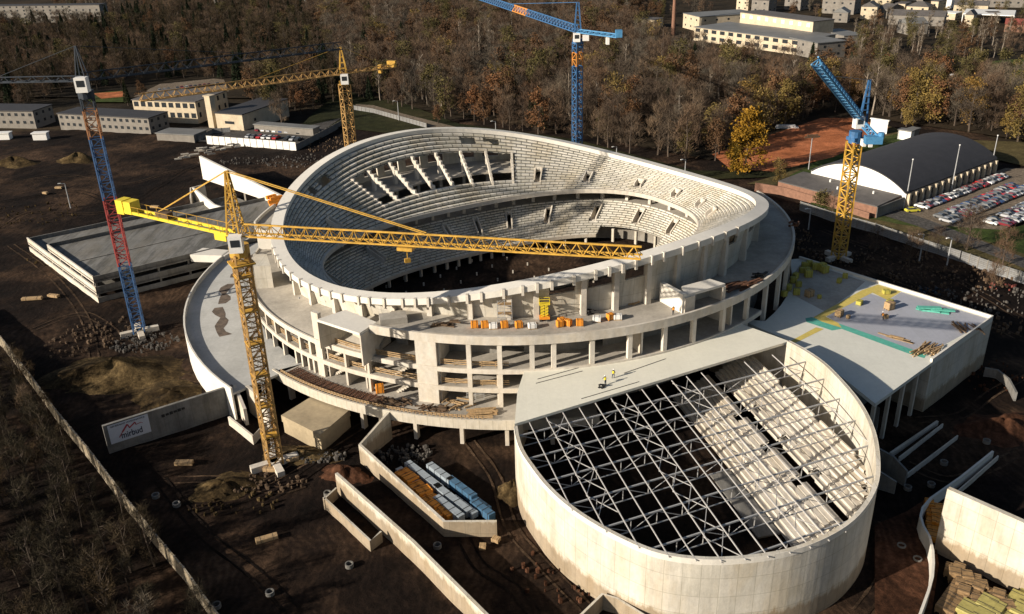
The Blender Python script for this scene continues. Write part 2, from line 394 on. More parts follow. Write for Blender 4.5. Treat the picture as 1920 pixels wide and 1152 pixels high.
blob('soil_mound', (320, 740), 10, 1.6, M['mound'], 'low ochre soil heap between the sponsor wall and the apron', 'soil mound', 0.8, 5)
blob('soil_mound', (145, 300), 9, 3, M['mound'], 'small sandy heap below the long two storey school', 'soil mound', 0.7, 8)
blob('soil_mound', (25, 305), 12, 2.5, M['mound'], 'sandy heap at the left edge of the site', 'soil mound', 0.6, 9)
blob('soil_mound', (645, 888), 4.5, 1.8, M['soil_r'], 'reddish soil heap behind the end of the long sloping wall', 'soil mound', 0.8, 11)
blob('soil_mound', (962, 925), 3.2, 2.6, M['mound'], 'narrow yellowish soil heap against the left of the truss hall wall', 'soil mound', 1.2, 12)
blob('soil_mound', (1880, 800), 10, 2.2, M['soil_r'], 'low brown soil heap right of the foundation strips', 'soil mound', 0.7, 14)
blob('soil_mound', (420, 910), 7, 1.4, M['mound'], 'flat gravelly heap left of the yellow crane base', 'soil mound', 0.6, 15)
blob('soil_mound', (560, 850), 7, 1.2, M['mound'], 'pale rubble spread beside the yellow crane base and slab', 'soil mound', 0.6, 16)

M['track_l'] = earth('dried_track', (0.03, 0.019, 0.012), (0.06, 0.039, 0.025), (0.11, 0.072, 0.046), 0.1, 0.6)
M['track_d'] = earth('wet_track', (0.006, 0.004, 0.003), (0.012, 0.008, 0.006), (0.02, 0.013, 0.01), 0.1, 0.6)
for px_, m_ in [([(500, 905), (560, 872), (640, 822), (700, 785)], 'track_l'), ([(420, 960), (520, 925), (600, 870), (680, 812)], 'track_d'), ([(330, 900), (420, 900), (520, 920), (590, 900)], 'track_l'),
                ([(880, 830), (930, 900), (960, 990), (1040, 1080), (1120, 1160)], 'track_l'), ([(870, 1010), (900, 1060), (960, 1100), (1020, 1165)], 'track_d'),
                ([(300, 900), (380, 1000), (480, 1080), (560, 1160)], 'track_d'), ([(60, 620), (160, 590), (260, 660), (330, 700), (400, 720)], 'track_l'),
                ([(20, 460), (100, 520), (160, 600), (180, 700)], 'track_l'), ([(0, 345), (120, 330), (240, 345), (340, 320), (420, 330)], 'track_l'), ([(0, 380), (140, 360), (230, 385), (300, 350), (380, 310), (520, 320)], 'track_d'),
                ([(0, 430), (60, 400), (180, 400), (280, 380)], 'track_l'), ([(1660, 980), (1680, 1040), (1650, 1100), (1600, 1165)], 'track_l'), ([(1700, 870), (1780, 900), (1850, 880), (1930, 840)], 'track_l'),
                ([(1720, 790), (1800, 780), (1860, 740), (1930, 700)], 'track_l'), ([(1520, 470), (1620, 500), (1760, 560), (1920, 640)], 'track_l'), ([(1540, 430), (1640, 470), (1780, 520), (1920, 600)], 'track_l'), ([(640, 290), (600, 300), (560, 340), (520, 350)], 'track_l')]:
    tracks(px_, M[m_])

# ------------------------------------------------------------------ arena
CX, CY = 2.0, 203.0
def pt(th, r, z): return (CX + r * math.cos(rad(th)), CY + r * math.sin(rad(th)), z)
def zrim(th): return 25.4 + 5.0 * math.cos(2 * rad(th - 126.5))
arena = empty('arena_building', (CX, CY, 0), 'large unfinished oval concrete arena with open bowl and curved rim', 'arena')
STEP = 2.5
TH = [i * STEP for i in range(144)]
def wall_cell(mb, t0, t1, r0, r1, za0, za1, zb0, zb1, th=0.5):
    """curved wall cell from t0 to t1; r0 bottom radius, r1 top radius; za = bottom z at t0,t1; zb = top z"""
    u0, u1 = rad(t0) * 56, rad(t1) * 56
    o = [pt(t0, r0, za0), pt(t1, r0, za1), pt(t1, r1, zb1), pt(t0, r1, zb0)]
    n = [pt(t0, r0 - th, za0), pt(t1, r0 - th, za1), pt(t1, r1 - th, zb1), pt(t0, r1 - th, zb0)]
    uo = [(u0, za0), (u1, za1), (u1, zb1), (u0, zb0)]
    mb.quad(*o, uv=uo); mb.quad(n[1], n[0], n[3], n[2], uv=[uo[1], uo[0], uo[3], uo[2]])
    mb.quad(o[3], o[2], n[2], n[3]); mb.quad(o[0], n[0], n[1], o[1])
    mb.quad(o[0], o[3], n[3], n[0]); mb.quad(o[1], n[1], n[2], o[2])
# rim ring
mb = MB()
for t in TH:
    a, b = t, t + STEP
    za, zb = zrim(a), zrim(b)
    ra, ri = 58.0, 55.2
    def R(r, dz): return pt(a, r, za + dz), pt(b, r, zb + dz)
    o1, o2 = R(ra, 0); i1, i2 = R(ri, 0.15); l1, l2 = R(ra, -1.25); k1, k2 = R(ra - 1.2, -1.25); j1, j2 = R(ri, -1.0)
    mb.quad(i1, o1, o2, i2); mb.quad(o1, l1, l2, o2); mb.quad(l1, k1, k2, l2); mb.quad(i2, j2, j1, i1); mb.quad(k1, j1, j2, k2)
mb.build('rim_ring', M['rim'], arena)
# outer wall
def terr_in(th):
    """level of the terrace at the foot of the bowl wall"""
    t = ((th + 180) % 360) - 180
    if 154 <= t < 178.5: return 19.5
    if t < -113 or t > 150:
        d = (-113 - t) if t < 0 else (-113 - (t - 360))
        return max(13.2, 18.0 - d * 0.125)
    return 19.5
def terr_out(th):
    t = ((th + 180) % 360) - 180
    return 13.2 if (t < -116 or t > 150) else 19.5
mb = MB(); holes_front = {-83: 1, -80.5: 1, -75.5: 1, -73: 1}
open_hi = set()
for t in TH:
    a, b = t, t + STEP
    tt = ((t + 180) % 360) - 180
    z0a, z0b = terr_in(a), terr_in(b)
    z1a, z1b = zrim(a) - 1.2, zrim(b) - 1.2
    ma, mbb = z0a + (z1a - z0a) * 0.62, z0b + (z1b - z0b) * 0.62
    hole_hi = tt in (-85, -82.5, -77.5, -75, -70, -67.5, -42.5, -40, -30, -27.5, -20, -17.5)
    hole_back = tt in (112.5, 115, 120, 122.5, 127.5, 130, 135, 137.5, 95, 97.5, 102.5, 105)
    if hole_back:
        wall_cell(mb, a, b, 55, 55.7, z0a - 1, z0b - 1, z0a + 1.0, z0b + 1.0)
        wall_cell(mb, a, b, 55.5, 56.2, z0a + 4.6, z0b + 4.6, z1a, z1b)
    else:
        wall_cell(mb, a, b, 55, 55.7, z0a - 1, z0b - 1, ma, mbb)
        if not hole_hi: wall_cell(mb, a, b, 55.7, 56.4, ma, mbb, z1a, z1b)
mb.build('bowl_wall', M['wall'], arena)
# pilasters and rim brackets
for k, tt in enumerate([-150, -141, -132, -124, -116, -108, -100, -92.5, -87.5, -78.5, -72, -65, -58, -50.5, -43, -33, -20]):
    mb = MB(); za = terr_in(tt) - 0.5; zb = zrim(tt) - 1.2
    w2 = 0.5
    d = math.degrees(w2 / 56)
    poly = [pt(tt - d, 55.2, 0)[:2], pt(tt + d, 55.2, 0)[:2], pt(tt + d, 56.5, 0)[:2], pt(tt - d, 56.5, 0)[:2]]
    mb.prism(poly, za, zb)
    mb.build('pilaster', M['plain'], arena)
mb = MB(); tt = -160.0; rr = random.Random(4)
brk = []
while tt < -40:
    brk.append(tt); tt += rr.choice([3.4, 4.0, 2.6, 4.4])
for tt in brk:
    mb = MB(); d = 0.24
    poly = [pt(tt - d, 57.6, 0)[:2], pt(tt + d, 57.6, 0)[:2], pt(tt + d, 58.3, 0)[:2], pt(tt - d, 58.3, 0)[:2]]
    z = zrim(tt); mb.prism(poly, z - 1.7, z + 0.12)
    mb.build('rim_bracket', M['plain'], arena)
# stands
def superr(th, a, b, n=2.5, ax=30):
    p = rad(th - ax); return (abs(math.cos(p) / a) ** n + abs(math.sin(p) / b) ** n) ** (-1 / n)
r_ut = lambda th: 55.2
r_uf = lambda th: superr(th, 48, 30)
r_lt = lambda th: superr(th, 50.5, 33.5)
r_lb = lambda th: superr(th, 44, 23.5)
def steps(mb, rf, zf, rb, zb, n, skip):
    """n rows rising from the front curve rf at zf to the back curve rb at zb (callables)"""
    for t in TH:
        a, b = t, t + STEP
        fa, fb, ba, bb = rf(a), rf(b), rb(a), rb(b)
        zfa, zfb, zba, zbb = zf(a), zf(b), zb(a), zb(b)
        u0, u1 = rad(a) * 45, rad(b) * 45
        for k in range(n):
            if skip(t, k): continue
            k0, k1 = k / n, (k + 1) / n
            ra0, ra1, rb0, rb1 = fa + (ba - fa) * k0, fa + (ba - fa) * k1, fb + (bb - fb) * k0, fb + (bb - fb) * k1
            z0a, z1a, z0b, z1b = zfa + (zba - zfa) * k0, zfa + (zba - zfa) * k1, zfb + (zbb - zfb) * k0, zfb + (zbb - zfb) * k1
            mb.quad(pt(b, rb0, z0b), pt(a, ra0, z0a), pt(a, ra0, z1a), pt(b, rb0, z1b), uv=[(u1, k), (u0, k), (u0, k + 0.4), (u1, k + 0.4)])
            mb.quad(pt(b, rb0, z1b), pt(a, ra0, z1a), pt(a, ra1, z1a), pt(b, rb1, z1b), uv=[(u1, k + 0.4), (u0, k + 0.4), (u0, k + 1), (u1, k + 1)])
            # soffit
            mb.quad(pt(a, ra0, z0a - 0.25), pt(b, rb0, z0b - 0.25), pt(b, rb1, z1b - 0.25), pt(a, ra1, z1a - 0.25))
def norm180(t): return ((t + 180) % 360) - 180
gap_t = lambda t: 90 <= t <= 152
UR, LR = 18, 15
def skip_u(t, k):
    tt = norm180(t)
    if gap_t(tt) and 5 <= k <= 12: return True
    if tt in (95, 97.5, 102.5, 105, 157.5, 160, 165) and k in (15, 16): return True
    if 4 <= k <= 7 and tt in (80, 62.5, 45, 30, 17.5, 7.5, 172.5): return True
    return False
mb = MB(); steps(mb, r_uf, lambda t: 14.3, r_ut, lambda t: zrim(t) - 1.1, UR, skip_u)
mb.build('upper_stand', M['stand'], arena)
VL = [-172.5, 165, 145, 127.5, 110, 92.5, 75, 57.5, 42.5, 27.5]
def skip_l(t, k):
    tt = norm180(t)
    if tt in VL and 6 <= k <= 11: return True
    if 30 <= tt <= 52.5 and k <= 3: return True
    return False
mb = MB(); steps(mb, r_lb, lambda t: 3.0, r_lt, lambda t: 10.6, LR, skip_l)
mb.build('lower_stand', M['stand'], arena)
# front beams of both tiers
for nm, rf, z0, z1 in (('tier_edge_beam', r_uf, 13.6, 14.75), ('tier_edge_beam', r_lb, 2.4, 3.3)):
    mb = MB()
    for t in TH:
        if nm and rf is r_lb and 30 <= norm180(t) <= 52.5: continue
        a, b = t, t + STEP
        p = [pt(a, rf(a), 0)[:2], pt(b, rf(b), 0)[:2], pt(b, rf(b) - 0.4, 0)[:2], pt(a, rf(a) - 0.4, 0)[:2]]
        mb.prism(p, z0, z1)
    mb.build(nm, M['plain'], arena)
# concourse slabs, back walls and columns inside
mb = MB()
for t in TH:
    a, b = t, t + STEP
    p = [pt(a, r_lt(a), 0)[:2], pt(b, r_lt(b), 0)[:2], pt(b, 54.8, 0)[:2], pt(a, 54.8, 0)[:2]]
    mb.prism(p, 10.2, 10.6)
    ra, rb = max(r_uf(a) + 8, 45), max(r_uf(b) + 8, 45)
    if gap_t(norm180(t)): mb.prism([pt(a, ra - 3, 0)[:2], pt(b, rb - 3, 0)[:2], pt(b, 54.8, 0)[:2], pt(a, 54.8, 0)[:2]], 18.9, 19.4)
mb.build('concourse_slab', M['slab'], arena)
mb = MB()
for t in TH:
    a, b = t, t + STEP
    ra, rb = min(r_lt(a) + 6, 54), min(r_lt(b) + 6, 54)
    mb.prism([pt(a, ra, 0)[:2], pt(b, rb, 0)[:2], pt(b, rb + 0.3, 0)[:2], pt(a, ra + 0.3, 0)[:2]], 0, 14.0)
    r2a, r2b = r_lb(a) + 6, r_lb(b) + 6
    mb.prism([pt(a, r2a, 0)[:2], pt(b, r2b, 0)[:2], pt(b, r2b + 0.3, 0)[:2], pt(a, r2a + 0.3, 0)[:2]], 0, 5.0)
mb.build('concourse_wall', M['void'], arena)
for t in range(0, 360, 8):
    tt = norm180(t + 3)
    if -120 < tt < -20: continue
    mb = MB(); r = r_lt(tt) + 0.9; d = 0.45 / r * 57.3
    mb.prism([pt(tt - d, r, 0)[:2], pt(tt + d, r, 0)[:2], pt(tt + d, r + 0.8, 0)[:2], pt(tt - d, r + 0.8, 0)[:2]], 10.6, 14.2)
    mb.build('column', M['plain'], arena)
    mb = MB(); r = r_lb(tt) + 0.3; d = 0.35 / r * 57.3
    if 30 <= tt <= 54: r = r + 2.2
    mb.prism([pt(tt - d, r, 0)[:2], pt(tt + d, r, 0)[:2], pt(tt + d, r + 0.6, 0)[:2], pt(tt - d, r + 0.6, 0)[:2]], -0.5, 2.9 if not (30 <= tt <= 54) else 4.0)
    mb.build('column', M['plain'], arena)
# raking beams and columns in the unfinished back-left of the upper tier
for tt in (91, 100, 109, 118, 127, 136, 145, 152.5):
    mb = MB(); rf, rb = r_uf(tt), 54.4; zf, zb = 14.3, zrim(tt) - 1.1
    k0, k1 = 4 / UR, 13.3 / UR
    for k in range(9):
        q0 = k0 + (k1 - k0) * k / 9; q1 = k0 + (k1 - k0) * (k + 1) / 9
        ra, rb2 = rf + (rb - rf) * q0, rf + (rb - rf) * q1
        za, zc = zf + (zb - zf) * q0, zf + (zb - zf) * q1
        d = 0.3 / ra * 57.3
        p = [pt(tt - d, ra, 0)[:2], pt(tt - d, rb2, 0)[:2], pt(tt + d, rb2, 0)[:2], pt(tt + d, ra, 0)[:2]]
        mb.prism(p, [za - 1.0, zc - 1.0, zc - 1.0, za - 1.0], zc + 0.1)
    mb.build('raking_beam', M['plain'], arena)
    mb = MB(); rc = rf + (rb - rf) * 0.62; d = 0.45 / rc * 57.3
    mb.prism([pt(tt - d, rc, 0)[:2], pt(tt + d, rc, 0)[:2], pt(tt + d, rc + 0.9, 0)[:2], pt(tt - d, rc + 0.9, 0)[:2]], 10.6, zf + (zb - zf) * 0.62)
    mb.build('column', M['plain'], arena)
# vomitories
def vomitory(tt, rf, zf, rb, zb, n, k0, k1, w=STEP):
    mb = MB()
    fa, ba = rf(tt), rb(tt)
    for e in (tt, tt + w):
        R0, R1 = fa + (ba - fa) * k0 / n, fa + (ba - fa) * k1 / n
        Z0, Z1 = zf(tt) + (zb(tt) - zf(tt)) * k0 / n, zf(tt) + (zb(tt) - zf(tt)) * k1 / n
        d = 0.16 / R0 * 57.3
        mb.prism([pt(e - d, R0, 0)[:2], pt(e + d, R0, 0)[:2], pt(e + d, R1, 0)[:2], pt(e - d, R1, 0)[:2]], Z0 - 0.6, [Z0 + 1.0, Z0 + 1.0, Z1 + 1.0, Z1 + 1.0])
    mb.prism([pt(tt, R0, 0)[:2], pt(tt + w, R0, 0)[:2], pt(tt + w, R1 + 3, 0)[:2], pt(tt, R1 + 3, 0)[:2]], Z0 - 0.3, Z0)
    mb.prism([pt(tt, R1 - 0.1, 0)[:2], pt(tt + w, R1 - 0.1, 0)[:2], pt(tt + w, R1 + 0.25, 0)[:2], pt(tt, R1 + 0.25, 0)[:2]], Z1 - 0.3, Z1 + 1.0)
    mb.build('vomitory', M['plain'], arena)
for tt in VL: vomitory(tt, r_lb, lambda t: 3.0, r_lt, lambda t: 10.6, LR, 6, 12)
for tt in (80, 62.5, 45, 30, 17.5, 7.5, 172.5): vomitory(tt, r_uf, lambda t: 14.3, r_ut, lambda t: zrim(t) - 1.1, UR, 4, 8)
# foundation stubs on the arena floor
mb = MB()
ca, sa = math.cos(rad(-38)), math.sin(rad(-38))
for i in range(-5, 6):
    for j in range(-5, 4):
        x = CX - 4 + i * 7 * ca - j * 6.5 * sa; y = CY - 2 + i * 7 * sa + j * 6.5 * ca
        r = math.hypot(x - CX, y - CY); t = math.degrees(math.atan2(y - CY, x - CX))
        if r < r_lb(t) + 3: mb.box((x, y, -0.1), (0.35, 0.35, 1.0))
mb.build('starter_bars', M['plain'], arena)['kind'] = 'stuff'
# floors of the ring building below the terrace
RE = 63.8
def ringslab(mb, r0, r1, z0, z1, ta, tb, zin=None, st=STEP):
    n = int(round((tb - ta) / st))
    for i in range(n):
        a, b = ta + i * st, ta + (i + 1) * st
        mb.prism([pt(a, r0, 0)[:2], pt(b, r0, 0)[:2], pt(b, r1, 0)[:2], pt(a, r1, 0)[:2]],
                 z0 if zin is None else [zin(a) - 0.8, zin(b) - 0.8, z0, z0],
                 z1 if zin is None else [zin(a), zin(b), z1, z1])
mb = MB(); ringslab(mb, 54.5, RE, 18.7, 19.5, -116, 14)
mb.build('terrace_slab', M['slab'], arena)
mb = MB(); ringslab(mb, 54.5, RE, 18.9, 19.5, -205, -181); mb.build('terrace_slab', M['slab'], arena)
mb = MB()
for i in range(12):
    a = -205 + i * 2.0; b = a + 2.0
    mb.prism([pt(a, RE, 0)[:2], pt(b, RE, 0)[:2], pt(b, RE + .4, 0)[:2], pt(a, RE + .4, 0)[:2]], 18.3, 20.3)
mb.build('terrace_fascia', M['rim'], arena)
mb = MB(); mb.prism([pt(-181.2, 55.5, 0)[:2], pt(-180.8, 55.5, 0)[:2], pt(-180.8, 63.9, 0)[:2], pt(-181.2, 63.9, 0)[:2]], 12.4, 19.5); mb.build('cross_wall', M['rim'], arena)
mb = MB(); ringslab(mb, 54.5, RE, 12.6, 13.2, -181, -116.25, terr_in)
mb.build('terrace_slab', M['slab'], arena)
mb = MB()
n = int(130 / 2.5)
for i in range(n):
    a = -116 + i * 2.5; b = a + 2.5
    mb.prism([pt(a, RE, 0)[:2], pt(b, RE, 0)[:2], pt(b, RE + 0.5, 0)[:2], pt(a, RE + 0.5, 0)[:2]], 18.3, 20.0)
mb.build('terrace_fascia', M['plain'], arena)
mb = MB()
for i in range(26):
    a = -181 + i * 2.5; b = a + 2.5
    mb.prism([pt(a, RE, 0)[:2], pt(b, RE, 0)[:2], pt(b, RE + 0.4, 0)[:2], pt(a, RE + 0.4, 0)[:2]], 12.4, 13.5)
mb.build('terrace_fascia', M['plain'], arena)
for z, ta, tb in ((13.2, -116, -40), (9.3, -205, -40)):
    mb = MB(); ringslab(mb, 55.5, RE, z - 0.5, z, ta, tb); mb.build('floor_slab', M['slab'], arena)
    mb = MB()
    for i in range(int(round((tb - ta) / 2.5))):
        a = ta + i * 2.5; b = a + 2.5
        mb.prism([pt(a, RE, 0)[:2], pt(b, RE, 0)[:2], pt(b, RE + 0.35, 0)[:2], pt(a, RE + 0.35, 0)[:2]], z - 0.85, z + 0.08)
    mb.build('floor_edge_beam', M['plain'], arena)
# back wall of the ring floors, with patches of lit rooms
mb = MB()
for i in range(86):
    a = -205 + i * 2.5; b = a + 2.5
    if i % 7 in (2, 3) and a < -75:
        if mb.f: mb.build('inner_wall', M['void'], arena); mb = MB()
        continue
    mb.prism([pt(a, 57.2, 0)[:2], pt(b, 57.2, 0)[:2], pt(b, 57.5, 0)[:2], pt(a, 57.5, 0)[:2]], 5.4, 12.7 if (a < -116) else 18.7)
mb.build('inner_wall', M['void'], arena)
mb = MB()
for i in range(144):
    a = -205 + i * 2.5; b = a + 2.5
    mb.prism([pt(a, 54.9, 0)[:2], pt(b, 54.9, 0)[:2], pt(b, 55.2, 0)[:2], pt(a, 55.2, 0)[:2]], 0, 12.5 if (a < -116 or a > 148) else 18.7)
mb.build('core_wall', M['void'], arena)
# facade columns
def column(tt, z0, z1, w=0.45, r=RE - 0.1, dep=0.5, nm='facade_column'):
    d = w / r * 57.3
    mb = MB(); mb.prism([pt(tt - d, r - dep, 0)[:2], pt(tt + d, r - dep, 0)[:2], pt(tt + d, r + 0.3, 0)[:2], pt(tt - d, r + 0.3, 0)[:2]], z0, z1)
    return mb.build(nm, M['plain'], arena)
for tt in (-152, -147.5, -143, -138.5, -134, -131): column(tt, 9.3, 12.4, 0.32)
for tt in (-149, -145, -140.5, -136, -134, -132, -130.5): column(tt, 5.2, 8.5, 0.28)
column(-128.5, 5.2, 19.2, 0.95)
for tt in (-122.2, -117.3): column(tt, 5.2, 12.4, 0.25)
column(-117.0, 13.2, 18.4, 0.3)
column(-106.2, 5.2, 18.4, 2.0)
for tt in (-99, -94, -90): column(tt, 5.2, 9.0, 0.36)
for tt in (-99, -94, -88.8, -85.3, -79, -72.5, -66, -60, -53, -46, -39, -32, -25, -18): column(tt, 9.3, 18.4, 0.42)
# cross walls inside the floors
for tt, za, zb in ((-118.5, 5.4, 12.6), (-122.4, 5.4, 12.6), (-116.4, 13.2, 18.7), (-107.9, 13.2, 18.7), (-104.2, 5.4, 18.7), (-94.5, 5.4, 12.6), (-127.2, 5.4, 12.6), (-70, 5.4, 18.7), (-50, 5.4, 18.7)):
    mb = MB(); mb.prism([pt(tt - .15, 57.5, 0)[:2], pt(tt + .15, 57.5, 0)[:2], pt(tt + .15, RE - 0.6, 0)[:2], pt(tt - .15, RE - 0.6, 0)[:2]], za, zb)
    mb.build('cross_wall', M['plain'], arena)
# timber guard rails along the open floor edges
for z, ta, tb in ((13.25, -127, -93), (9.35, -127, -93), (9.35, -152, -130), (13.25, -118, -107)):
    mb = MB(); a = ta
    while a < tb:
        b = a + 2.2
        for h in (0.35, 0.75, 1.1): mb.bar(pt(a, RE - 0.75, z + h), pt(b, RE - 0.75, z + h + random.uniform(-.1, .1)), 0.06, 0.17)
        mb.bar(pt(a, RE - 0.75, z), pt(a, RE - 0.75, z + 1.15), 0.1)
        a += 2.3
    mb.build('guard_rail', M['timber'], arena)
# stair flights between floors at the left
for tt in (-124.5, -110.5):
    for z in (5.4, 9.3):
        mb = MB(); 
        for k in range(10):
            aa = tt + (k - 5) * 0.5; mb.prism([pt(aa, 60.6, 0)[:2], pt(aa + .5, 60.6, 0)[:2], pt(aa + .5, 62.3, 0)[:2], pt(aa, 62.3, 0)[:2]], z + k * 0.39 - 0.1, z + k * 0.39 + 0.35)
        mb.build('stair_flight', M['plain'], arena)
# stair tower box on the left terrace
def pxy(u, v, z): p = P(u, v, z); return (p.x, p.y)
box = [pxy(594, 600, 19.3), pxy(674, 626, 19.3), pxy(706, 605, 19.3), pxy(648, 582, 19.3)]
mb = MB(); mb.prism(box, 18.9, 19.4); mb.build('stair_box_roof', M['rim'], arena)
def thickline(mb, a, b, t, z0, z1):
    a = Vector((a[0], a[1])); b = Vector((b[0], b[1])); d = (b - a).normalized(); n = Vector((-d.y, d.x)) * t / 2
    mb.prism([tuple(a - n), tuple(b - n), tuple(b + n), tuple(a + n)], z0, z1)
mb = MB(); thickline(mb, Vector(box[1]) * .995 + Vector(box[2]) * .005, box[2], 0.3, 12.6, 18.9); thickline(mb, box[2], box[3], 0.3, 13.2, 18.9)
mb.build('stair_box_wall', M['plain'], arena)
mb = MB(); thickline(mb, box[0], box[3], 0.3, 13.2, 18.9); mb.build('stair_box_wall', M['wall'], arena)
# hut at the far left and box house on the right of the terrace
q = [pxy(475, 500, 18.5), pxy(507, 498, 18.5), pxy(500, 477, 18.5), pxy(474, 477, 18.5)]
mb = MB(); mb.prism(q, 13.0, 18.5); mb.build('terrace_hut', M['wall'], arena)
bx = [pxy(1284, 555, 23), pxy(1360, 533, 23), pxy(1331, 524, 23), pxy(1278, 538, 23)]
mb = MB(); mb.prism(bx, 22.6, 23.1); mb.build('stair_house_roof', M['rim'], arena)
mb = MB()
a, b = Vector(bx[0]), Vector(bx[1])
thickline(mb, a, a.lerp(b, 0.24), 0.5, 18.3, 22.6); thickline(mb, a.lerp(b, 0.93), b, 0.5, 19.5, 22.6)
thickline(mb, bx[1], bx[2], 0.4, 19.5, 22.6); thickline(mb, bx[2], bx[3], 0.4, 19.5, 22.6); thickline(mb, bx[3], bx[0], 0.4, 19.5, 22.6)
mb.build('stair_house_wall', M['plain'], arena)
mb = MB(); thickline(mb, bx[0], pxy(1241, 532, 23), 0.9, 19.5, 23.3); mb.build('stair_house_wing', M['rim'], arena)
mb = MB(); mb.box((P(735, 608, 19.9).x, P(735, 608, 19.9).y + 2, 19.5), (5, 3, 1.2), 0.2); mb.build('ramp_block', M['slab'], arena)

# low podium in front and curved apron on the left
RA = 79.0
mb = MB()
aend = -135.0
n = 28
for i in range(n):
    a = -222 + (aend + 222) * i / n; b = -222 + (aend + 222) * (i + 1) / n
    mb.prism([pt(a, 63.2, 0)[:2], pt(b, 63.2, 0)[:2], pt(b, RA, 0)[:2], pt(a, RA, 0)[:2]], 4.9, 5.4)
apron = empty('curved_apron', (-60, 150, 0), 'curved grey concrete apron with a thin parapet left of the arena', 'terrace')
mb.build('apron_slab', M['apron'], apron)
mb = MB()
for i in range(n):
    a = -222 + (aend + 222) * i / n; b = -222 + (aend + 222) * (i + 1) / n
    mb.prism([pt(a, RA, 0)[:2], pt(b, RA, 0)[:2], pt(b, RA + 0.35, 0)[:2], pt(a, RA + 0.35, 0)[:2]], -0.6, 6.6)
mb.build('parapet', M['rim'], apron)
for i in range(26):   # muddy stain lying on the apron
    if i in (0, 11, 18): mb = MB()
    th = -196 + i * 1.6
    if i in (9, 10, 17): continue
    r = 71.5 + 0.6 * math.sin(i * 1.1); w_ = 0.5 + 0.9 * abs(math.sin(i * 0.9))
    mb.quad(pt(th, r - w_, 5.412), pt(th, r + w_, 5.412), pt(th + 1.6, 71.5 + 0.6 * math.sin((i + 1) * 1.1) + 0.5 + 0.9 * abs(math.sin((i + 1) * 0.9)), 5.412), pt(th + 1.6, 71.5 + 0.6 * math.sin((i + 1) * 1.1) - 0.5 - 0.9 * abs(math.sin((i + 1) * 0.9)), 5.412))
    if i in (8, 16, 25): mb.build('mud_stain', M['stainm'], apron)
mb = MB()
for i in range(26):
    a = -131 + i * 2.0; b = a + 2.0
    mb.prism([pt(a, 55.4, 0)[:2], pt(b, 55.4, 0)[:2], pt(b, 68.6, 0)[:2], pt(a, 68.6, 0)[:2]], 4.9, 5.4)
mb.prism([pt(-135, 63.2, 0)[:2], pt(-131, 63.2, 0)[:2], pt(-131, 68.6, 0)[:2], pt(-136.2, 68.2, 0)[:2]], 4.9, 5.4)
mb.build('podium_slab', M['slab'], arena)
mb = MB()
for i in range(29):
    a = -137 + i * 2.0; b = a + 2.0
    mb.prism([pt(a, 68.6, 0)[:2], pt(b, 68.6, 0)[:2], pt(b, 69.0, 0)[:2], pt(a, 69.0, 0)[:2]], 3.7, 5.6)
mb.build('podium_fascia', M['wall'], arena)
for tt in (-134, -126, -117, -113.5, -107.5, -100, -93, -86):
    column(tt, -0.6, 3.9, 0.35, 67.6, 0.8, 'podium_column')
mb = MB()
for i in range(30):
    a = -137 + i * 2.0; b = a + 2.0
    if a > -112: mb.prism([pt(a, 60, 0)[:2], pt(b, 60, 0)[:2], pt(b, 60.3, 0)[:2], pt(a, 60.3, 0)[:2]], -0.5, 4.9)
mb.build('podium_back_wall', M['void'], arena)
# rebar mats lying on the podium edge (left) and boarding
mb = MB()
for i in range(34):
    a = -134 + i * 0.62
    mb.bar(pt(a, 65.0, 5.55 + random.uniform(0, .3)), pt(a + random.uniform(-.3, .3), 68.0, 5.55 + random.uniform(0, .5)), 0.12)
for k in range(7): 
    for i in range(8): mb.bar(pt(-134 + i * 2.6, 65.2 + k * .42, 5.6), pt(-131.4 + i * 2.6, 65.2 + k * .42, 5.6), 0.1)
tag(mb.build('rebar_mat', M['rust']), 'long rusty reinforcement mat along the front podium edge', 'rebar')
mb = MB()
for i in range(60):
    a = -135 + i * 0.65
    mb.bar(pt(a, 68.35, 5.5), pt(a, 68.35, 6.2), 0.16)
for h in (5.8, 6.1):
    for i in range(20): mb.bar(pt(-135 + i * 2, 68.3, h), pt(-133 + i * 2, 68.3, h), 0.08, 0.14)
mb.build('edge_boarding', M['timber'], arena)

# ------------------------------------------------------------------ truss hall
HC = Vector((29.1, 122.0)); HZT = 12.5
rimpx = [(964, 800), (968, 825), (978, 850), (991, 868), (1019, 906), (1066, 950), (1135, 994), (1218, 1033), (1272, 1045), (1330, 1050), (1397, 1047), (1477, 1035), (1547, 1010), (1598, 979), (1631, 941), (1649, 901), (1650, 861), (1645, 821), (1633, 787), (1613, 752), (1582, 715), (1547, 680), (1504, 651), (1480, 639)]
def hz(x, y):
    a = math.atan2(y - HC.y, x - HC.x); return HZT + 2.8 * max(0.0, math.cos(a + rad(3))) ** 2.2
def Phz(u, v):
    p = P(u, v, HZT)
    for _ in range(5): p = P(u, v, hz(p.x, p.y))
    return p
rp = [Phz(u, v) for u, v in rimpx]
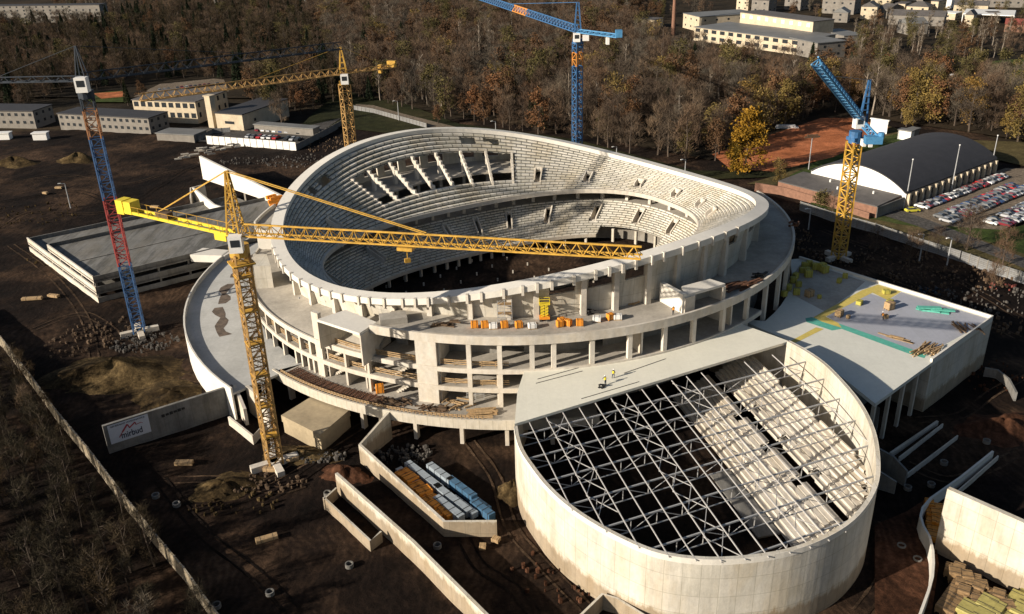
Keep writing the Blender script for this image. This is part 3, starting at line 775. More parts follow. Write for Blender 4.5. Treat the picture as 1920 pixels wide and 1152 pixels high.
# smooth and resample the outline
def resample(pts, n):
    out = []
    L = [0]
    for i in range(1, len(pts)): L.append(L[-1] + (pts[i] - pts[i - 1]).length)
    for k in range(n + 1):
        s = L[-1] * k / n; i = 0
        while i < len(L) - 2 and L[i + 1] < s: i += 1
        t = (s - L[i]) / (L[i + 1] - L[i])
        p0, p1, p2, p3 = pts[max(i - 1, 0)], pts[i], pts[i + 1], pts[min(i + 2, len(pts) - 1)]
        out.append(0.5 * ((2 * p1) + (p2 - p0) * t + (2 * p0 - 5 * p1 + 4 * p2 - p3) * t * t + (3 * p1 - p0 - 3 * p2 + p3) * t ** 3))
    return out
rp = resample(rp, 90)
for _ in range(3):
    rp = [rp[0]] + [(rp[i - 1] + rp[i] * 2 + rp[i + 1]) / 4 for i in range(1, len(rp) - 1)] + [rp[-1]]
hall = empty('truss_hall', (HC.x, HC.y, 0), 'round concrete hall with open steel roof trusses and white roof deck', 'sports hall')
def strip_wall(mb, pts, z0, z1, th, side=1, zfun=None):
    """wall along pts (open), thickness to the inside; z0,z1 numbers or lists"""
    n = len(pts); Lc = 0; N2 = []
    for i in range(n):
        a = pts[max(i - 1, 0)]; b = pts[min(i + 1, n - 1)]
        d = Vector((b[0] - a[0], b[1] - a[1])).normalized(); N2.append(Vector((-d.y, d.x)) * th * side)
    Z0 = z0 if isinstance(z0, list) else [z0] * n
    Z1 = z1 if isinstance(z1, list) else [z1] * n
    for i in range(n - 1):
        a, b = pts[i], pts[i + 1]
        l = math.hypot(b[0] - a[0], b[1] - a[1])
        ai = (a[0] + N2[i].x, a[1] + N2[i].y); bi = (b[0] + N2[i + 1].x, b[1] + N2[i + 1].y)
        A0, A1, B0, B1 = (a[0], a[1], Z0[i]), (a[0], a[1], Z1[i]), (b[0], b[1], Z0[i + 1]), (b[0], b[1], Z1[i + 1])
        C0, C1, D0, D1 = (ai[0], ai[1], Z0[i]), (ai[0], ai[1], Z1[i]), (bi[0], bi[1], Z0[i + 1]), (bi[0], bi[1], Z1[i + 1])
        uv = [(Lc, Z0[i]), (Lc + l, Z0[i + 1]), (Lc + l, Z1[i + 1]), (Lc, Z1[i])]
        mb.quad(A0, B0, B1, A1, uv=uv); mb.quad(D0, C0, C1, D1, uv=[uv[1], uv[0], uv[3], uv[2]])
        mb.quad(A1, B1, D1, C1); mb.quad(B0, A0, C0, D0)
        if i == 0: mb.quad(A0, A1, C1, C0)
        if i == n - 2: mb.quad(B1, B0, D0, D1)
        Lc += l
RZ = [p.z for p in rp]
mb = MB(); strip_wall(mb, rp, -0.6, RZ, 0.55); mb.build('curved_wall', M['wall'], hall)
mb = MB(); strip_wall(mb, [tuple(p) for p in rp], [z - 0.9 for z in RZ], [z + 0.02 for z in RZ], -0.04); mb.build('wall_capping', M['rim'], hall)
# white roof deck
dk = [pxy(u, v, 12.9) for u, v in [(965, 795), (1480, 640), (1340, 590), (1160, 655), (1000, 683), (984, 692), (970, 735)]]
mb = MB(); mb.prism(dk, 12.4, 12.9); mb.build('roof_deck', M['roofwhite'], hall)
mb = MB(); strip_wall(mb, [dk[1], dk[2]], -0.5, 12.4, 0.4); mb.build('rear_wall', M['wall'], hall)
mb = MB(); strip_wall(mb, [dk[5], dk[6], dk[0]], -0.5, 12.4, 0.4)
mb.build('rear_wall', M['wall'], hall)
for (u0, v0, u1, v1) in ((1005, 719, 1092, 696), (1008, 711, 1088, 689), (1090, 748, 1198, 716), (1170, 700, 1248, 673)):
    a, b = P(u0, v0, 12.95), P(u1, v1, 12.95); mb = MB(); mb.bar(a, b, 0.09, 0.07); mb.build('roof_line', M['black'], hall)
# trusses
mdir = Vector((math.cos(rad(22.5)), math.sin(rad(22.5)))); pdir = Vector((math.cos(rad(-77)), math.sin(rad(-77))))
RP2 = [Vector((p[0], p[1])) for p in rp]
polyH = [(p.x, p.y) for p in RP2]
def inpoly(x, y, poly):
    c = False; j = len(poly) - 1
    for i in range(len(poly)):
        if ((poly[i][1] > y) != (poly[j][1] > y)) and (x < (poly[j][0] - poly[i][0]) * (y - poly[i][1]) / (poly[j][1] - poly[i][1]) + poly[i][0]): c = not c
        j = i
    return c
def clip(o, d):
    """t range of line o + d t inside the hall outline"""
    T = []
    for i in range(len(polyH)):
        a = Vector(polyH[i]); b = Vector(polyH[(i + 1) % len(polyH)]); e = b - a
        den = d.x * e.y - d.y * e.x
        if abs(den) < 1e-9: continue
        w_ = a - o; t = (w_.x * e.y - w_.y * e.x) / den; s = (w_.x * d.y - w_.y * d.x) / den
        if 0 <= s <= 1: T.append(t)
    return (min(T), max(T)) if len(T) >= 2 else None
O0 = Vector((P(970, 790, 12.4).x, P(970, 790, 12.4).y))
nm_ = Vector((mdir.y, -mdir.x))       # towards the camera side
for k in range(1, 12):
    o = O0 + nm_ * (6.4 * k - 2.7)
    r = clip(o, mdir)
    if not r: continue
    t0, t1 = r[0] + 0.3, r[1] - 0.3
    if t1 - t0 < 4: continue
    zt, zb = 12.1, 10.0
    mb = MB(); a = o + mdir * t0; b = o + mdir * t1
    mb.bar((a.x, a.y, zt), (b.x, b.y, zt), 0.21)
    a2, b2 = o + mdir * (t0 + 1.2), o + mdir * (t1 - 1.2)
    mb.bar((a2.x, a2.y, zb), (b2.x, b2.y, zb), 0.14)
    mb.build('main_truss', M['steel'], hall)
    top = bpy.context.scene.objects[-1] if False else None
    mb = MB(); L = t1 - t0; n = max(2, int(round(L / 4.4)))
    for i in range(n + 1):
        p = o + mdir * (t0 + 0.4 + (L - 0.8) * i / n)
        if 0 < i < n: mb.bar((p.x, p.y, zb), (p.x, p.y, zt), 0.11)
        if i < n:
            p2 = o + mdir * (t0 + 0.4 + (L - 0.8) * (i + 1) / n)
            if i % 2 == 0: mb.bar((p.x, p.y, zt), (p2.x, p2.y, zb), 0.09)
            else: mb.bar((p.x, p.y, zb), (p2.x, p2.y, zt), 0.09)
    mb.build('truss_web', M['steel_w'], hall)
k = 0
for k in list(range(0, 12)) + [14, 16]:
    o = O0 + mdir * (3.1 * k + 1.8)
    r = clip(o, pdir)
    if not r: continue
    t0, t1 = max(r[0], -0.6) , r[1] + (0.35 if k < 12 else -0.4)
    if t1 - t0 < 2: continue
    mb = MB(); a = o + pdir * t0; b = o + pdir * t1
    mb.bar((a.x, a.y, 12.42), (b.x, b.y, 12.42), 0.11, 0.18)
    mb.build('purlin', M['steel_w'], hall)
    if k % 4 == 1:
        mb = MB(); n = int((t1 - t0) / 5.2)
        for i in range(n):
            p = o + pdir * (t0 + i * 5.2 + 0.5); p2 = o + pdir * (t0 + (i + 1) * 5.2 + .5) + mdir * 3.1
            if clip(p, mdir): mb.bar((p.x, p.y, 12.1), (p2.x, p2.y, 12.1), 0.10)
            p3 = p + mdir * 3.1; p4 = p2 - mdir * 3.1
            mb.bar((p3.x, p3.y, 12.1), (p4.x, p4.y, 12.1), 0.10)
        mb.build('roof_brace', M['steel_w'], hall)
# stand inside the hall
pn = Vector((-pdir.y, pdir.x));  pn = pn if pn.x > 0 else -pn       # towards the right
S0 = Vector((P(1285, 775, 1).x, P(1285, 775, 1).y))
mb = MB(); rows = 17
for k in range(rows):
    z1 = 1.0 + 7.4 * (k + 1) / rows; zz = 1.0 + 7.4 * k / rows
    for sgm in range(24):
        o = S0 + pn * (0.80 * k + (1.4 if k > 8 else 0)) + pdir * (-6 + sgm * 2.0); o2 = o + pdir * 2.0; e = pn * 0.80
        if not inpoly(o.x, o.y, polyH + [dk[2]]) and sgm > 2: continue
        if not inpoly((o2 + e).x, (o2 + e).y, polyH + [dk[2]]) and sgm > 2: continue
        if k in (7, 8, 9, 10) and sgm in (7, 12, 17): continue
        mb.quad((o2.x, o2.y, zz), (o.x, o.y, zz), (o.x, o.y, z1), (o2.x, o2.y, z1))
        mb.quad((o2.x, o2.y, z1), (o.x, o.y, z1), ((o + e).x, (o + e).y, z1), ((o2 + e).x, (o2 + e).y, z1))
        mb.quad((o.x, o.y, zz - .3), (o2.x, o2.y, zz - .3), ((o2 + e).x, (o2 + e).y, z1 - .3), ((o + e).x, (o + e).y, z1 - .3))
mb.build('seating_steps', M['plain'], hall)
mb = MB()
for sgm in range(20):
    o = S0 + pn * 9.0 + pdir * (-6 + sgm * 2.0); o2 = o + pdir * 2.0; e = pn * 1.4
    if not inpoly((o2 + e).x, (o2 + e).y, polyH + [dk[2]]) and sgm > 2: continue
    zc = 1.0 + 7.4 * 9 / rows
    mb.prism([tuple(o)[:2], tuple(o + e), tuple(o2 + e), tuple(o2)[:2]], zc - 0.4, zc)
mb.build('cross_aisle', M['slab'], hall)
mb = MB()
for sgm in range(22):
    o = S0 + pn * (0.8 * rows + 1.4) + pdir * (-6 + sgm * 2.0); o2 = o + pdir * 2.0; e = pn * 0.3
    if not inpoly((o2 + e).x, (o2 + e).y, polyH + [dk[2]]) and sgm > 2: continue
    mb.prism([tuple(o), tuple(o + e), tuple(o2 + e), tuple(o2)], 0, 8.9 if sgm % 6 else 8.2)
mb.build('stand_back_wall', M['plain'], hall)
fl = [(p.x * 0.98 + HC.x * 0.02, p.y * 0.98 + HC.y * 0.02) for p in RP2[::3]] + [dk[2]]
mb = MB(); mb.prism(fl, -0.3, 0.15); mb.build('hall_floor', M['soil'], hall)
mb = MB()   # concourse behind the stand
cp = [S0 + pn * 15.5 + pdir * -4, S0 + pn * 26 + pdir * -4, S0 + pn * 22.5 + pdir * 20, S0 + pn * 15.5 + pdir * 28]
mb.prism([tuple(p) for p in cp], 3.6, 4.0); mb.build('concourse_floor', M['slab'], hall)
# gantry slab at the right end of the hall floor, and truss bearing piers on the inner right wall
mb = MB()
q = [S0 + pn * -4 + pdir * 19, S0 + pn * -0.3 + pdir * 19, S0 + pn * -0.3 + pdir * 36, S0 + pn * -4 + pdir * 36]
mb.prism([tuple(p) for p in q], 0.8, 1.1); mb.build('ramp_slab', M['grey'], hall)
for u, v in [(1496, 655), (1542, 685), (1579, 725), (1612, 764), (1634, 814)]:
    p = P(u, v, 12.0); c = Vector((p.x, p.y)) - mdir * 1.0
    mb = MB(); mb.box((c.x, c.y, 4.0), (1.0, 1.0, 7.6), rad(22)); mb.build('bearing_pier', M['plain'], hall)
# parapet-height upstands of the outer right wall
mb = MB()
for k in range(0, len(rp) - 1, 4):
    if 0 < k < 60:
        p = rp[k]; 

# ------------------------------------------------------------------ flat building on the right
fb = empty('flat_roof_annex', (80, 155, 0), 'long concrete block with flat pale and grey roof membranes at the right', 'building')
FR, MID, FL = pxy(1862, 597, 10.5), pxy(1748, 679, 10.5), pxy(1641, 757, 10.5)
BL = (68.8, 194.7)
arc = [pt(a, 64.6, 0)[:2] for a in range(-8, -44, -4)]
rf = [FL, FR, BL] + arc + [pxy(1381, 597, 10.5), pxy(1490, 643, 10.5), pxy(1590, 716, 10.5)]
mb = MB(); mb.prism(rf, 9.8, 10.5); mb.build('roof_slab', M['roofpale'], fb)
mb = MB(); strip_wall(mb, [MID, FR, BL], -0.6, [9.8, 9.8, 9.8], 0.5)
strip_wall(mb, [MID, tuple(Vector(MID) + (Vector(BL) - Vector(FR)).normalized() * 18)], -0.6, 9.8, -0.5)
mb.build('outer_wall', M['wall'], fb)
mb = MB(); strip_wall(mb, [MID, FR, BL], 9.8, [11.1, 11.1, 11.1], 0.45); mb.build('roof_parapet', M['rim'], fb)
mb = MB()
a, b = Vector(FL), Vector(MID); ev = (Vector(BL) - Vector(FR)).normalized()
mb.prism([tuple(a + ev * 9), tuple(b + ev * 9), tuple(b + ev * 9.4), tuple(a + ev * 9.4)], -0.5, 9.8); mb.build('inner_wall', M['void'], fb)
for k in range(4):
    p = a.lerp(b, 0.12 + 0.25 * k) + ev * 1.2
    mb = MB(); mb.box((p.x, p.y, -0.6), (0.6, 0.6, 10.4), rad(41)); mb.build('column', M['plain'], fb)
def roofpatch(nm, px, mat, z):
    q = ccw([pxy(u, v, z) for u, v in px]); mb = MB(); mb.face([(x, y, z) for x, y in q]); return mb.build(nm, mat, fb)
roofpatch('grey_membrane', [(1547, 591), (1573, 608), (1650, 640), (1732, 667), (1858, 600), (1690, 548), (1668, 562), (1632, 551)], M['roofgrey'], 10.512)
roofpatch('yellow_strip', [(1525, 595), (1540, 603), (1578, 615), (1572, 606), (1548, 594), (1636, 549), (1664, 563), (1690, 547), (1646, 534), (1615, 545)], M['ystrip'], 10.520)
roofpatch('yellow_strip', [(1482, 640), (1492, 643), (1545, 617), (1530, 614)], M['ystrip'], 10.520)
roofpatch('teal_strip', [(1510, 597), (1512, 604), (1560, 620), (1578, 617), (1640, 640), (1700, 662), (1733, 672), (1737, 665), (1700, 652), (1640, 630), (1576, 608), (1540, 600), (1522, 595)], M['teal'], 10.516)
roofpatch('bare_deck', [(1500, 497), (1470, 540), (1500, 560), (1548, 585), (1600, 548), (1622, 528), (1560, 508)], M['slab'], 10.508)

# ------------------------------------------------------------------ parking deck on the left
pd_ = empty('parking_deck', (-104, 204, 0), 'unfinished two level grey concrete parking deck at the left', 'parking deck')
F0 = Vector((-104.6, 204.6)); dv = Vector((-36.3, 39.0)); du = Vector((51, 37.5))
def dp(u, v): p = F0 + du * u + dv * v; return (p.x, p.y)
V2 = 0.64
mb = MB(); mb.prism([dp(0, 0), dp(1, 0), dp(1, V2), dp(0, V2)], 5.4, 5.8)
mb.build('upper_deck', M['deck'], pd_)
mb = MB(); mb.prism([dp(0, 0), dp(1, 0), dp(1, 1), dp(0, 1)], 2.2, 2.6); mb.build('lower_deck', M['deck'], pd_)
def band(a, b, z0, z1, th=0.35, nm='parapet_band', mat='plain', side=1):
    mb = MB(); strip_wall(mb, [a, b], z0, z1, th, side); return mb.build(nm, M[mat], pd_)
band(dp(0, V2), dp(0, 0), 5.0, 6.8); band(dp(0, 1), dp(0, 0), 1.9, 3.7 + 0.2); band(dp(0, 1), dp(0, 0), -0.6, 1.0)
band(dp(0, 0), dp(1, 0), 5.0, 6.8, mat='grey'); band(dp(0, 0), dp(1, 0), 1.9, 3.9, mat='grey'); band(dp(0, 0), dp(1, 0), -0.6, 1.0, mat='grey')
band(dp(1, V2), dp(0, V2), 5.0, 6.8, mat='grey'); band(dp(1, 1), dp(0, 1), 1.9, 3.7, mat='grey')
for k in range(9):
    mb = MB(); c = dp(k / 8 * 0.98 + 0.01, 0.012); mb.box((c[0], c[1], -0.6), (0.5, 0.5, 5.8), rad(36)); mb.build('column', M['grey'], pd_)
for k in range(7):
    mb = MB(); c = dp(0.01, k / 6 * 0.9 + 0.04); mb.box((c[0], c[1], -0.6), (0.5, 0.5, 3 if k > 4 else 5.8), rad(36)); mb.build('column', M['plain'], pd_)
mb = MB(); mb.prism([dp(0.02, 0.31), dp(0.98, 0.31), dp(0.98, 0.315), dp(0.02, 0.315)], 5.8, 5.98); mb.build('kerb', M['void'], pd_)
# link bridge between deck and apron
mb = MB(); lk = [pxy(356, 478, 6.6), pxy(421, 480, 6.6), pxy(440, 470, 6.6), pxy(380, 465, 6.6)]
mb.prism(lk, 4.6, 6.6); tag(mb.build('link_bridge', M['rim']), 'pale concrete link bridge between the parking deck and the curved apron', 'bridge')

# ------------------------------------------------------------------ retaining walls
def site_wall(nm, pts, th, label, cat='wall', mat='wall', base=-0.6):
    """pts: list of (u, v of the top, z top)"""
    w_ = [P(u, v, z) for u, v, z in pts]
    mb = MB(); strip_wall(mb, [(p.x, p.y) for p in w_], base, [p.z for p in w_], th)
    return tag(mb.build(nm, M[mat]), label, cat)
sw = site_wall('retaining_wall', [(192, 800, 5.6), (437, 723, 5.6)], 0.6, 'long dark concrete wall carrying the white company banner', mat='grey')
site_wall('retaining_wall', [(437, 723, 5.7), (456, 768, 3.2)], 0.6, 'short sloping wall at the right end of the banner wall', mat='plain')
site_wall('retaining_wall', [(460, 724, 5.6), (498, 754, 5.6)], 0.6, 'pale concrete stub wall just left of the yellow crane mast', mat='plain')
site_wall('retaining_wall', [(427, 782, 1.4), (473, 818, 1.4), (500, 792, 1.4)], 0.4, 'low angled concrete kerb wall left of the yellow crane base', mat='plain')
mbw = None
def flip(pts): return pts[::-1]
site_wall('retaining_wall', [(727, 771, 5.4), (672, 834, 3.4), (831, 979, 2.3), (931, 979, 2.3)], 0.5, 'angled pale wall wrapped around the stacked blue and orange materials')
site_wall('retaining_wall', [(628, 888, 3.6), (773, 1017, 3.6), (907, 1151, 3.6), (960, 1205, 3.6)], 0.5, 'long pale wall running diagonally to the bottom edge of the picture')
site_wall('retaining_wall', [(605, 933, 1.7), (693, 1015, 1.7), (716, 997, 1.7)], 0.35, 'low pale kerb wall beside the long diagonal wall')
site_wall('retaining_wall', [(608, 937, 1.7), (632, 915, 1.7)], 0.3, 'short return joining the low kerb wall to the diagonal wall')
site_wall('retaining_wall', [(1087, 1158, 2.2), (1131, 1115, 2.2), (1156, 1123, 2.2), (1215, 1160, 2.2)], 0.35, 'small angled wall at the foot of the truss hall, bottom edge')
site_wall('tall_panel_wall', [(1776, 917, 11.0), (1925, 983, 11.0), (2020, 1025, 11.0)], 0.8, 'tall sunlit panelled concrete wall at the lower right corner')
scurve = [(1860, 845, 1.4), (1800, 893, 1.4), (1743, 933, 1.8), (1728, 951, 2.4), (1724, 967, 2.6), (1729, 985, 2.6), (1741, 1006, 2.6), (1747, 1032, 2.6), (1748, 1055, 2.6), (1746, 1080, 2.6), (1738, 1108, 2.6), (1722, 1152, 2.6), (1700, 1185, 2.6)]
site_wall('curved_wall', scurve, 0.35, 'thin pale s shaped wall beside the tall panelled wall', mat='rim')
for i, (a, b, lb) in enumerate([((1672, 850), (1760, 790), 'upper left'), ((1687, 858), (1769, 795), 'second from the upper left'), ((1703, 888), (1797, 817), 'middle'), ((1797, 921), (1873, 855), 'lower right')]):
    site_wall('foundation_strip', [(a[0], a[1], 0.5), (b[0], b[1], 0.5)], 0.4 if i in (0,) else 0.22, 'thin concrete foundation strip on brown soil, ' + lb + ' one of the four', 'foundation', 'plain')
site_wall('wing_wall', [(1648, 842, 4.2), (1675, 857, 3.8), (1700, 884, 2.6)], 0.4, 'grey wing wall curving away from the right side of the truss hall', mat='grey')
site_wall('wing_wall', [(1648, 884, 3.2), (1681, 905, 2.0)], 0.4, 'lower grey wing wall against the right side of the truss hall', mat='grey')
site_wall('wing_wall', [(1640, 762, 6.5), (1650, 765, 6.5), (1646, 800, 2.0)], 0.4, 'grey upright wall between the truss hall and the flat roof block', mat='grey')
site_wall('curved_wall', [(1847, 690, 1.6), (1870, 694, 1.6), (1890, 710, 1.6), (1904, 736, 1.6)], 0.4, 'small curved grey wall behind the right end of the flat roof block', mat='grey')
# slab left of the podium
mb = MB(); sl = [pxy(527, 779, 3.3), pxy(600, 816, 3.3), pxy(656, 768, 3.3), pxy(585, 743, 3.3)]
mb.prism(sl, 1.9, 3.3); mb.prism([tuple(Vector(p) * 0.97 + Vector(((sl[0][0] + sl[2][0]) / 2, (sl[0][1] + sl[2][1]) / 2)) * 0.03) for p in sl], -0.6, 1.9)
M['tanslab'] = concrete('tan_concrete', (0.42, 0.34, 0.22), None, stain=0.4, streak=0.0)
tag(mb.build('concrete_slab_box', M['tanslab']), 'square tan concrete slab box in front of the podium beside the yellow crane', 'concrete box')
# bridge deck behind the arena on the left
fly = empty('raised_walkway', tuple(P(430, 350, 0)), 'raised white concrete walkway reaching the arena from the back left', 'walkway')
mb = MB()
A, B, C_, D_ = P(373, 293, 9), P(535, 372, 9), P(520, 383, 7.0), P(378, 335, 4.5)
mb.prism([(A.x, A.y), (B.x, B.y), (B.x + 0.6, B.y + 0.6), (A.x + 0.6, A.y + 0.6)], [0.5, 6.0, 6.0, 0.5], [9, 9, 9, 9]); mb.build('side_panel', M['rim'], fly)
for u, v in [(455, 340), (482, 354)]:
    p = P(u, v, 6.8); mb = MB(); mb.box((p.x, p.y, -0.5), (0.5, 0.5, 7.2)); mb.build('column', M['plain'], fly)
site_wall('access_ramp', [(360, 352, 5.5), (400, 384, 5.5), (428, 393, 5.5)], 0.6, 'white ramp edge wall behind the yellow counter jib', mat='rim')
site_wall('access_ramp', [(358, 372, 4), (358, 352, 5.5), (384, 346, 5.5)], 0.4, 'short corner wall at the top of the white ramp edge', mat='plain')

# ------------------------------------------------------------------ banner
A0, B0 = P(192, 800, 5.6), P(437, 723, 5.6)
dw = Vector((B0.x - A0.x, B0.y - A0.y, 0)); Lw = dw.length; dw.normalize()
nrm = Vector((dw.y, -dw.x, 0))
def onwall(s, z, off): return Vector((A0.x, A0.y, 0)) + dw * s + nrm * off + Vector((0, 0, z))
ban = empty('company_banner', tuple(onwall(3.5, 0, 0.05)), 'white company banner with red zigzag logo on the dark long wall', 'banner')
b0, b1, z0, z1 = 0.7, Lw * 0.325, 1.5, 5.35
mb = MB()
q = [onwall(b0, z0, .03), onwall(b1, z0, .03), onwall(b1, z1, .03), onwall(b0, z1, .03)]
q2 = [onwall(b0, z0, .08), onwall(b1, z0, .08), onwall(b1, z1, .08), onwall(b0, z1, .08)]
mb.face(q2); mb.face(q[::-1])
for i in range(4): mb.quad(q[i], q[(i + 1) % 4], q2[(i + 1) % 4], q2[i])
M['banner'] = paint('banner_cloth', (0.55, 0.57, 0.62), 0.7, 0.05)
M['navy'] = paint('navy_ink', (0.02, 0.025, 0.05), 0.7, 0.05)
M['inkred'] = paint('red_ink', (0.35, 0.03, 0.04), 0.7, 0.05)
mb.build('cloth', M['banner'], ban)
def text_on(txt, s, z, size, mat, nm, bold=0.0, width=None):
    cu = bpy.data.curves.new(nm, 'FONT'); cu.body = txt; cu.size = size; cu.extrude = 0.01; cu.offset = bold
    o = bpy.data.objects.new(nm, cu); COL.objects.link(o)
    dg = bpy.context.evaluated_depsgraph_get(); me = bpy.data.meshes.new_from_object(o.evaluated_get(dg))
    bpy.data.objects.remove(o)
    wd = max(v.co.x for v in me.vertices) - min(v.co.x for v in me.vertices)
    k = (width / wd) if width else 1.0
    for v in me.vertices: v.co = onwall(s + v.co.x * k, z + v.co.y, 0.10 + v.co.z) - Vector(ban.location)
    me.materials.clear(); me.materials.append(mat)
    o = bpy.data.objects.new(nm, me); COL.objects.link(o); o.parent = ban; return o
bw = b1 - b0
text_on('mirbud', b0 + bw * 0.27, 2.05, 1.75, M['navy'], 'lettering', 0.03, bw * 0.52)
text_on('GENERALNY WYKONAWCA', b0 + bw * 0.06, 4.83, 0.42, M['navy'], 'small_lettering', 0.01, bw * 0.86)
mb = MB()
def ln(x0, y0, x1, y1, t):
    a = onwall(b0 + bw * x0, y0, .11); b = onwall(b0 + bw * x1, y1, .11); mb.bar(a, b, 0.02, t)
ln(.22, 2.4, .32, 3.3, .16); ln(.32, 3.3, .47, 4.55, .3); ln(.47, 4.55, .50, 3.7, .3); ln(.50, 3.7, .66, 4.5, .25); ln(.66, 4.5, .67, 3.95, .22); ln(.67, 3.95, .80, 4.1, .12); ln(.80, 4.1, .84, 3.85, .08)
mb.build('logo', M['inkred'], ban)
mb = MB()
for k in range(6):
    a = onwall(Lw * 0.42 + k * 0.75, 3.9 + 0.04 * k, .03); mb.bar(a, a + dw * 0.6, 0.04, 0.45 if k % 2 else 0.6)
mb.build('dark_marking', M['black'], sw) if False else tag(mb.build('wall_notice', M['black']), 'dark row of marks on the long dark wall right of the banner', 'notice')

# ------------------------------------------------------------------ cranes
def lattice_mast(mb, x, y, z0, z1, w, ch, br, rz=0.6, step=None):
    step = step or w * 0.8
    co, si = math.cos(rz), math.sin(rz); h = w / 2
    C4 = [(x + co * a - si * b, y + si * a + co * b) for a, b in ((-h, -h), (h, -h), (h, h), (-h, h))]
    for c in C4: mb.bar((c[0], c[1], z0), (c[0], c[1], z1), ch)
    n = max(1, int(round((z1 - z0) / step)))
    for k in range(n):
        za, zb = z0 + (z1 - z0) * k / n, z0 + (z1 - z0) * (k + 1) / n
        for i in range(4):
            a, b = C4[i], C4[(i + 1) % 4]
            if (k + i) % 2: a, b = b, a
            mb.bar((a[0], a[1], za), (b[0], b[1], zb), br)
            mb.bar((a[0], a[1], zb), (b[0], b[1], zb), br)
def tri_jib(mb, A, B, w, h, ch, br, step=2.6, hend=None):
    """triangular jib from A to B (bottom centre line), top chord above"""
    A = Vector(A); B = Vector(B); d = (B - A); L = d.length; d.normalize()
    x = d.cross(Vector((0, 0, 1))).normalized(); up = x.cross(d)
    hend = h if hend is None else hend
    n = max(2, int(L / step))
    def pts(k):
        c = A + d * (L * k / n); hh = h + (hend - h) * k / n
        return c - x * w / 2, c + x * w / 2, c + up * hh
    p0, p1 = pts(0), pts(n)
    for i in range(3): mb.bar(p0[i], p1[i], ch)
    for k in range(n):
        l, r, t = pts(k); l2, r2, t2 = pts(k + 1); m_ = (Vector(t) + Vector(t2)) / 2
        mb.bar(l, r, br); mb.bar(l, r2, br)
        mb.bar(l, m_, br); mb.bar(m_, l2, br); mb.bar(r, m_, br); mb.bar(m_, r2, br)
def cranebase(parent, x, y, mat='plain'):
    mb = MB()
    for rz in (0.5, 0.5 + PI / 2):
        mb.box((x, y, -0.7), (8.5, 1.3, 1.3), rz)
    mb.build('base_cross', M[mat], parent)
def cab(parent, x, y, z, rz, s=1.0, mat='white'):
    mb = MB(); mb.box((x, y, z), (1.8 * s, 1.6 * s, 2.3 * s), rz); c = mb.build('operator_cab', M[mat], parent)
    mb = MB(); co, si = math.cos(rz), math.sin(rz)
    mb.box((x + si * 0.82 * s, y - co * 0.82 * s, z + 0.9 * s), (1.2 * s, 0.06, 1.0 * s), rz); mb.build('window', M['dark'], c)
def colsec(parent, x, y, secs, w, rz=0.6, ch=0.22, br=0.12):
    for z0, z1, m_ in secs:
        mb = MB(); lattice_mast(mb, x, y, z0, z1, w, ch, br, rz)
        mb.build('mast_section', M[m_], parent)
# --- front yellow crane
X, Y = P(515, 868, 0).x, P(515, 868, 0).y
cr = empty('tower_crane', (X, Y, 0), 'yellow tower crane in front with its jib across the arena', 'tower crane')
cranebase(cr, X, Y)
colsec(cr, X, Y, [(0, 40.0, 'rusty')], 2.3, 0.55, 0.30, 0.17)
for k in range(1, 7):
    mb = MB(); mb.box((X, Y, k * 6.0), (2.7, 2.7, 0.16), 0.55); mb.build('mast_collar', M['yellow'], cr)
mb = MB()   # ladder inside the mast
for e in (-0.22, 0.22): mb.bar((X + e, Y + 0.5, 0), (X + e, Y + 0.5, 40), 0.08)
for k in range(100): mb.bar((X - .22, Y + .5, k * .4), (X + .22, Y + .5, k * .4), 0.06)
mb.build('ladder', M['steel'], cr)
mb = MB(); mb.cyl((X, Y, 39.6), 1.6, 1.8, 14); mb.box((X, Y, 38.2), (3.6, 3.6, 0.25), 0.55); mb.build('slewing_ring', M['yellow'], cr)
tip = P(1203, 482, 44.5); ctr = P(232, 392, 44.2)
root = Vector((X, Y, 43.2))
jd = (Vector((tip.x, tip.y, 0)) - Vector((X, Y, 0))).normalized()
cd_ = (Vector((ctr.x, ctr.y, 0)) - Vector((X, Y, 0))).normalized()
mb = MB(); tri_jib(mb, root + jd * 1.2, tip, 1.7, 1.75, 0.24, 0.11, 2.0, 1.5); mb.build('jib', M['yellow'], cr)
jb = root.lerp(tip, 0.45)
mb = MB(); mb.box((jb.x, jb.y, jb.z - 0.9), (2.4, 1.9, 0.5), math.atan2(jd.y, jd.x)); mb.bar(jb + Vector((0, 0, -0.9)), jb + Vector((0, 0, -2.6)), 0.12); mb.box((jb.x, jb.y, jb.z - 3.0), (0.9, 0.5, 0.6), 0.3); mb.build('trolley', M['yellow'], cr)
mb = MB()
e = cd_.cross(Vector((0, 0, 1)))
for s_ in (-0.8, 0.8):
    mb.bar(root + e * s_ + cd_ * 1.0, ctr + e * s_, 0.28, 0.5)
for k in range(10):
    p = root.lerp(ctr, k / 9); mb.bar(p - e * .8, p + e * .8, 0.14)
mb.build('counter_jib', M['yellow_b'], cr)
mb = MB()
for k in range(11):
    p = root.lerp(ctr, 0.1 + k * 0.09)
    for s_ in (-0.95, 0.95): mb.bar(p + e * s_, p + e * s_ + Vector((0, 0, 1.1)), 0.06)
for s_ in (-0.95, 0.95): mb.bar(root.lerp(ctr, .1) + e * s_ + Vector((0, 0, 1.1)), ctr + e * s_ + Vector((0, 0, 1.1)), 0.06)
mb.build('guard_rail', M['yellow'], cr)
mb = MB(); an = math.atan2(cd_.y, cd_.x)
for k in range(2):
    p = root.lerp(ctr, 0.99 - 0.075 * k); mb.box((p.x, p.y, p.z - 0.6 + .3 * k), (1.6, 2.0, 2.4 - .3 * k), an)
mb.build('counterweight', M['yellow_b'], cr)
p = root.lerp(ctr, 0.62); mb = MB(); mb.box((p.x, p.y, p.z + 0.1), (2.6, 1.3, 1.0), an); mb.build('winch', M['timber_d'], cr)
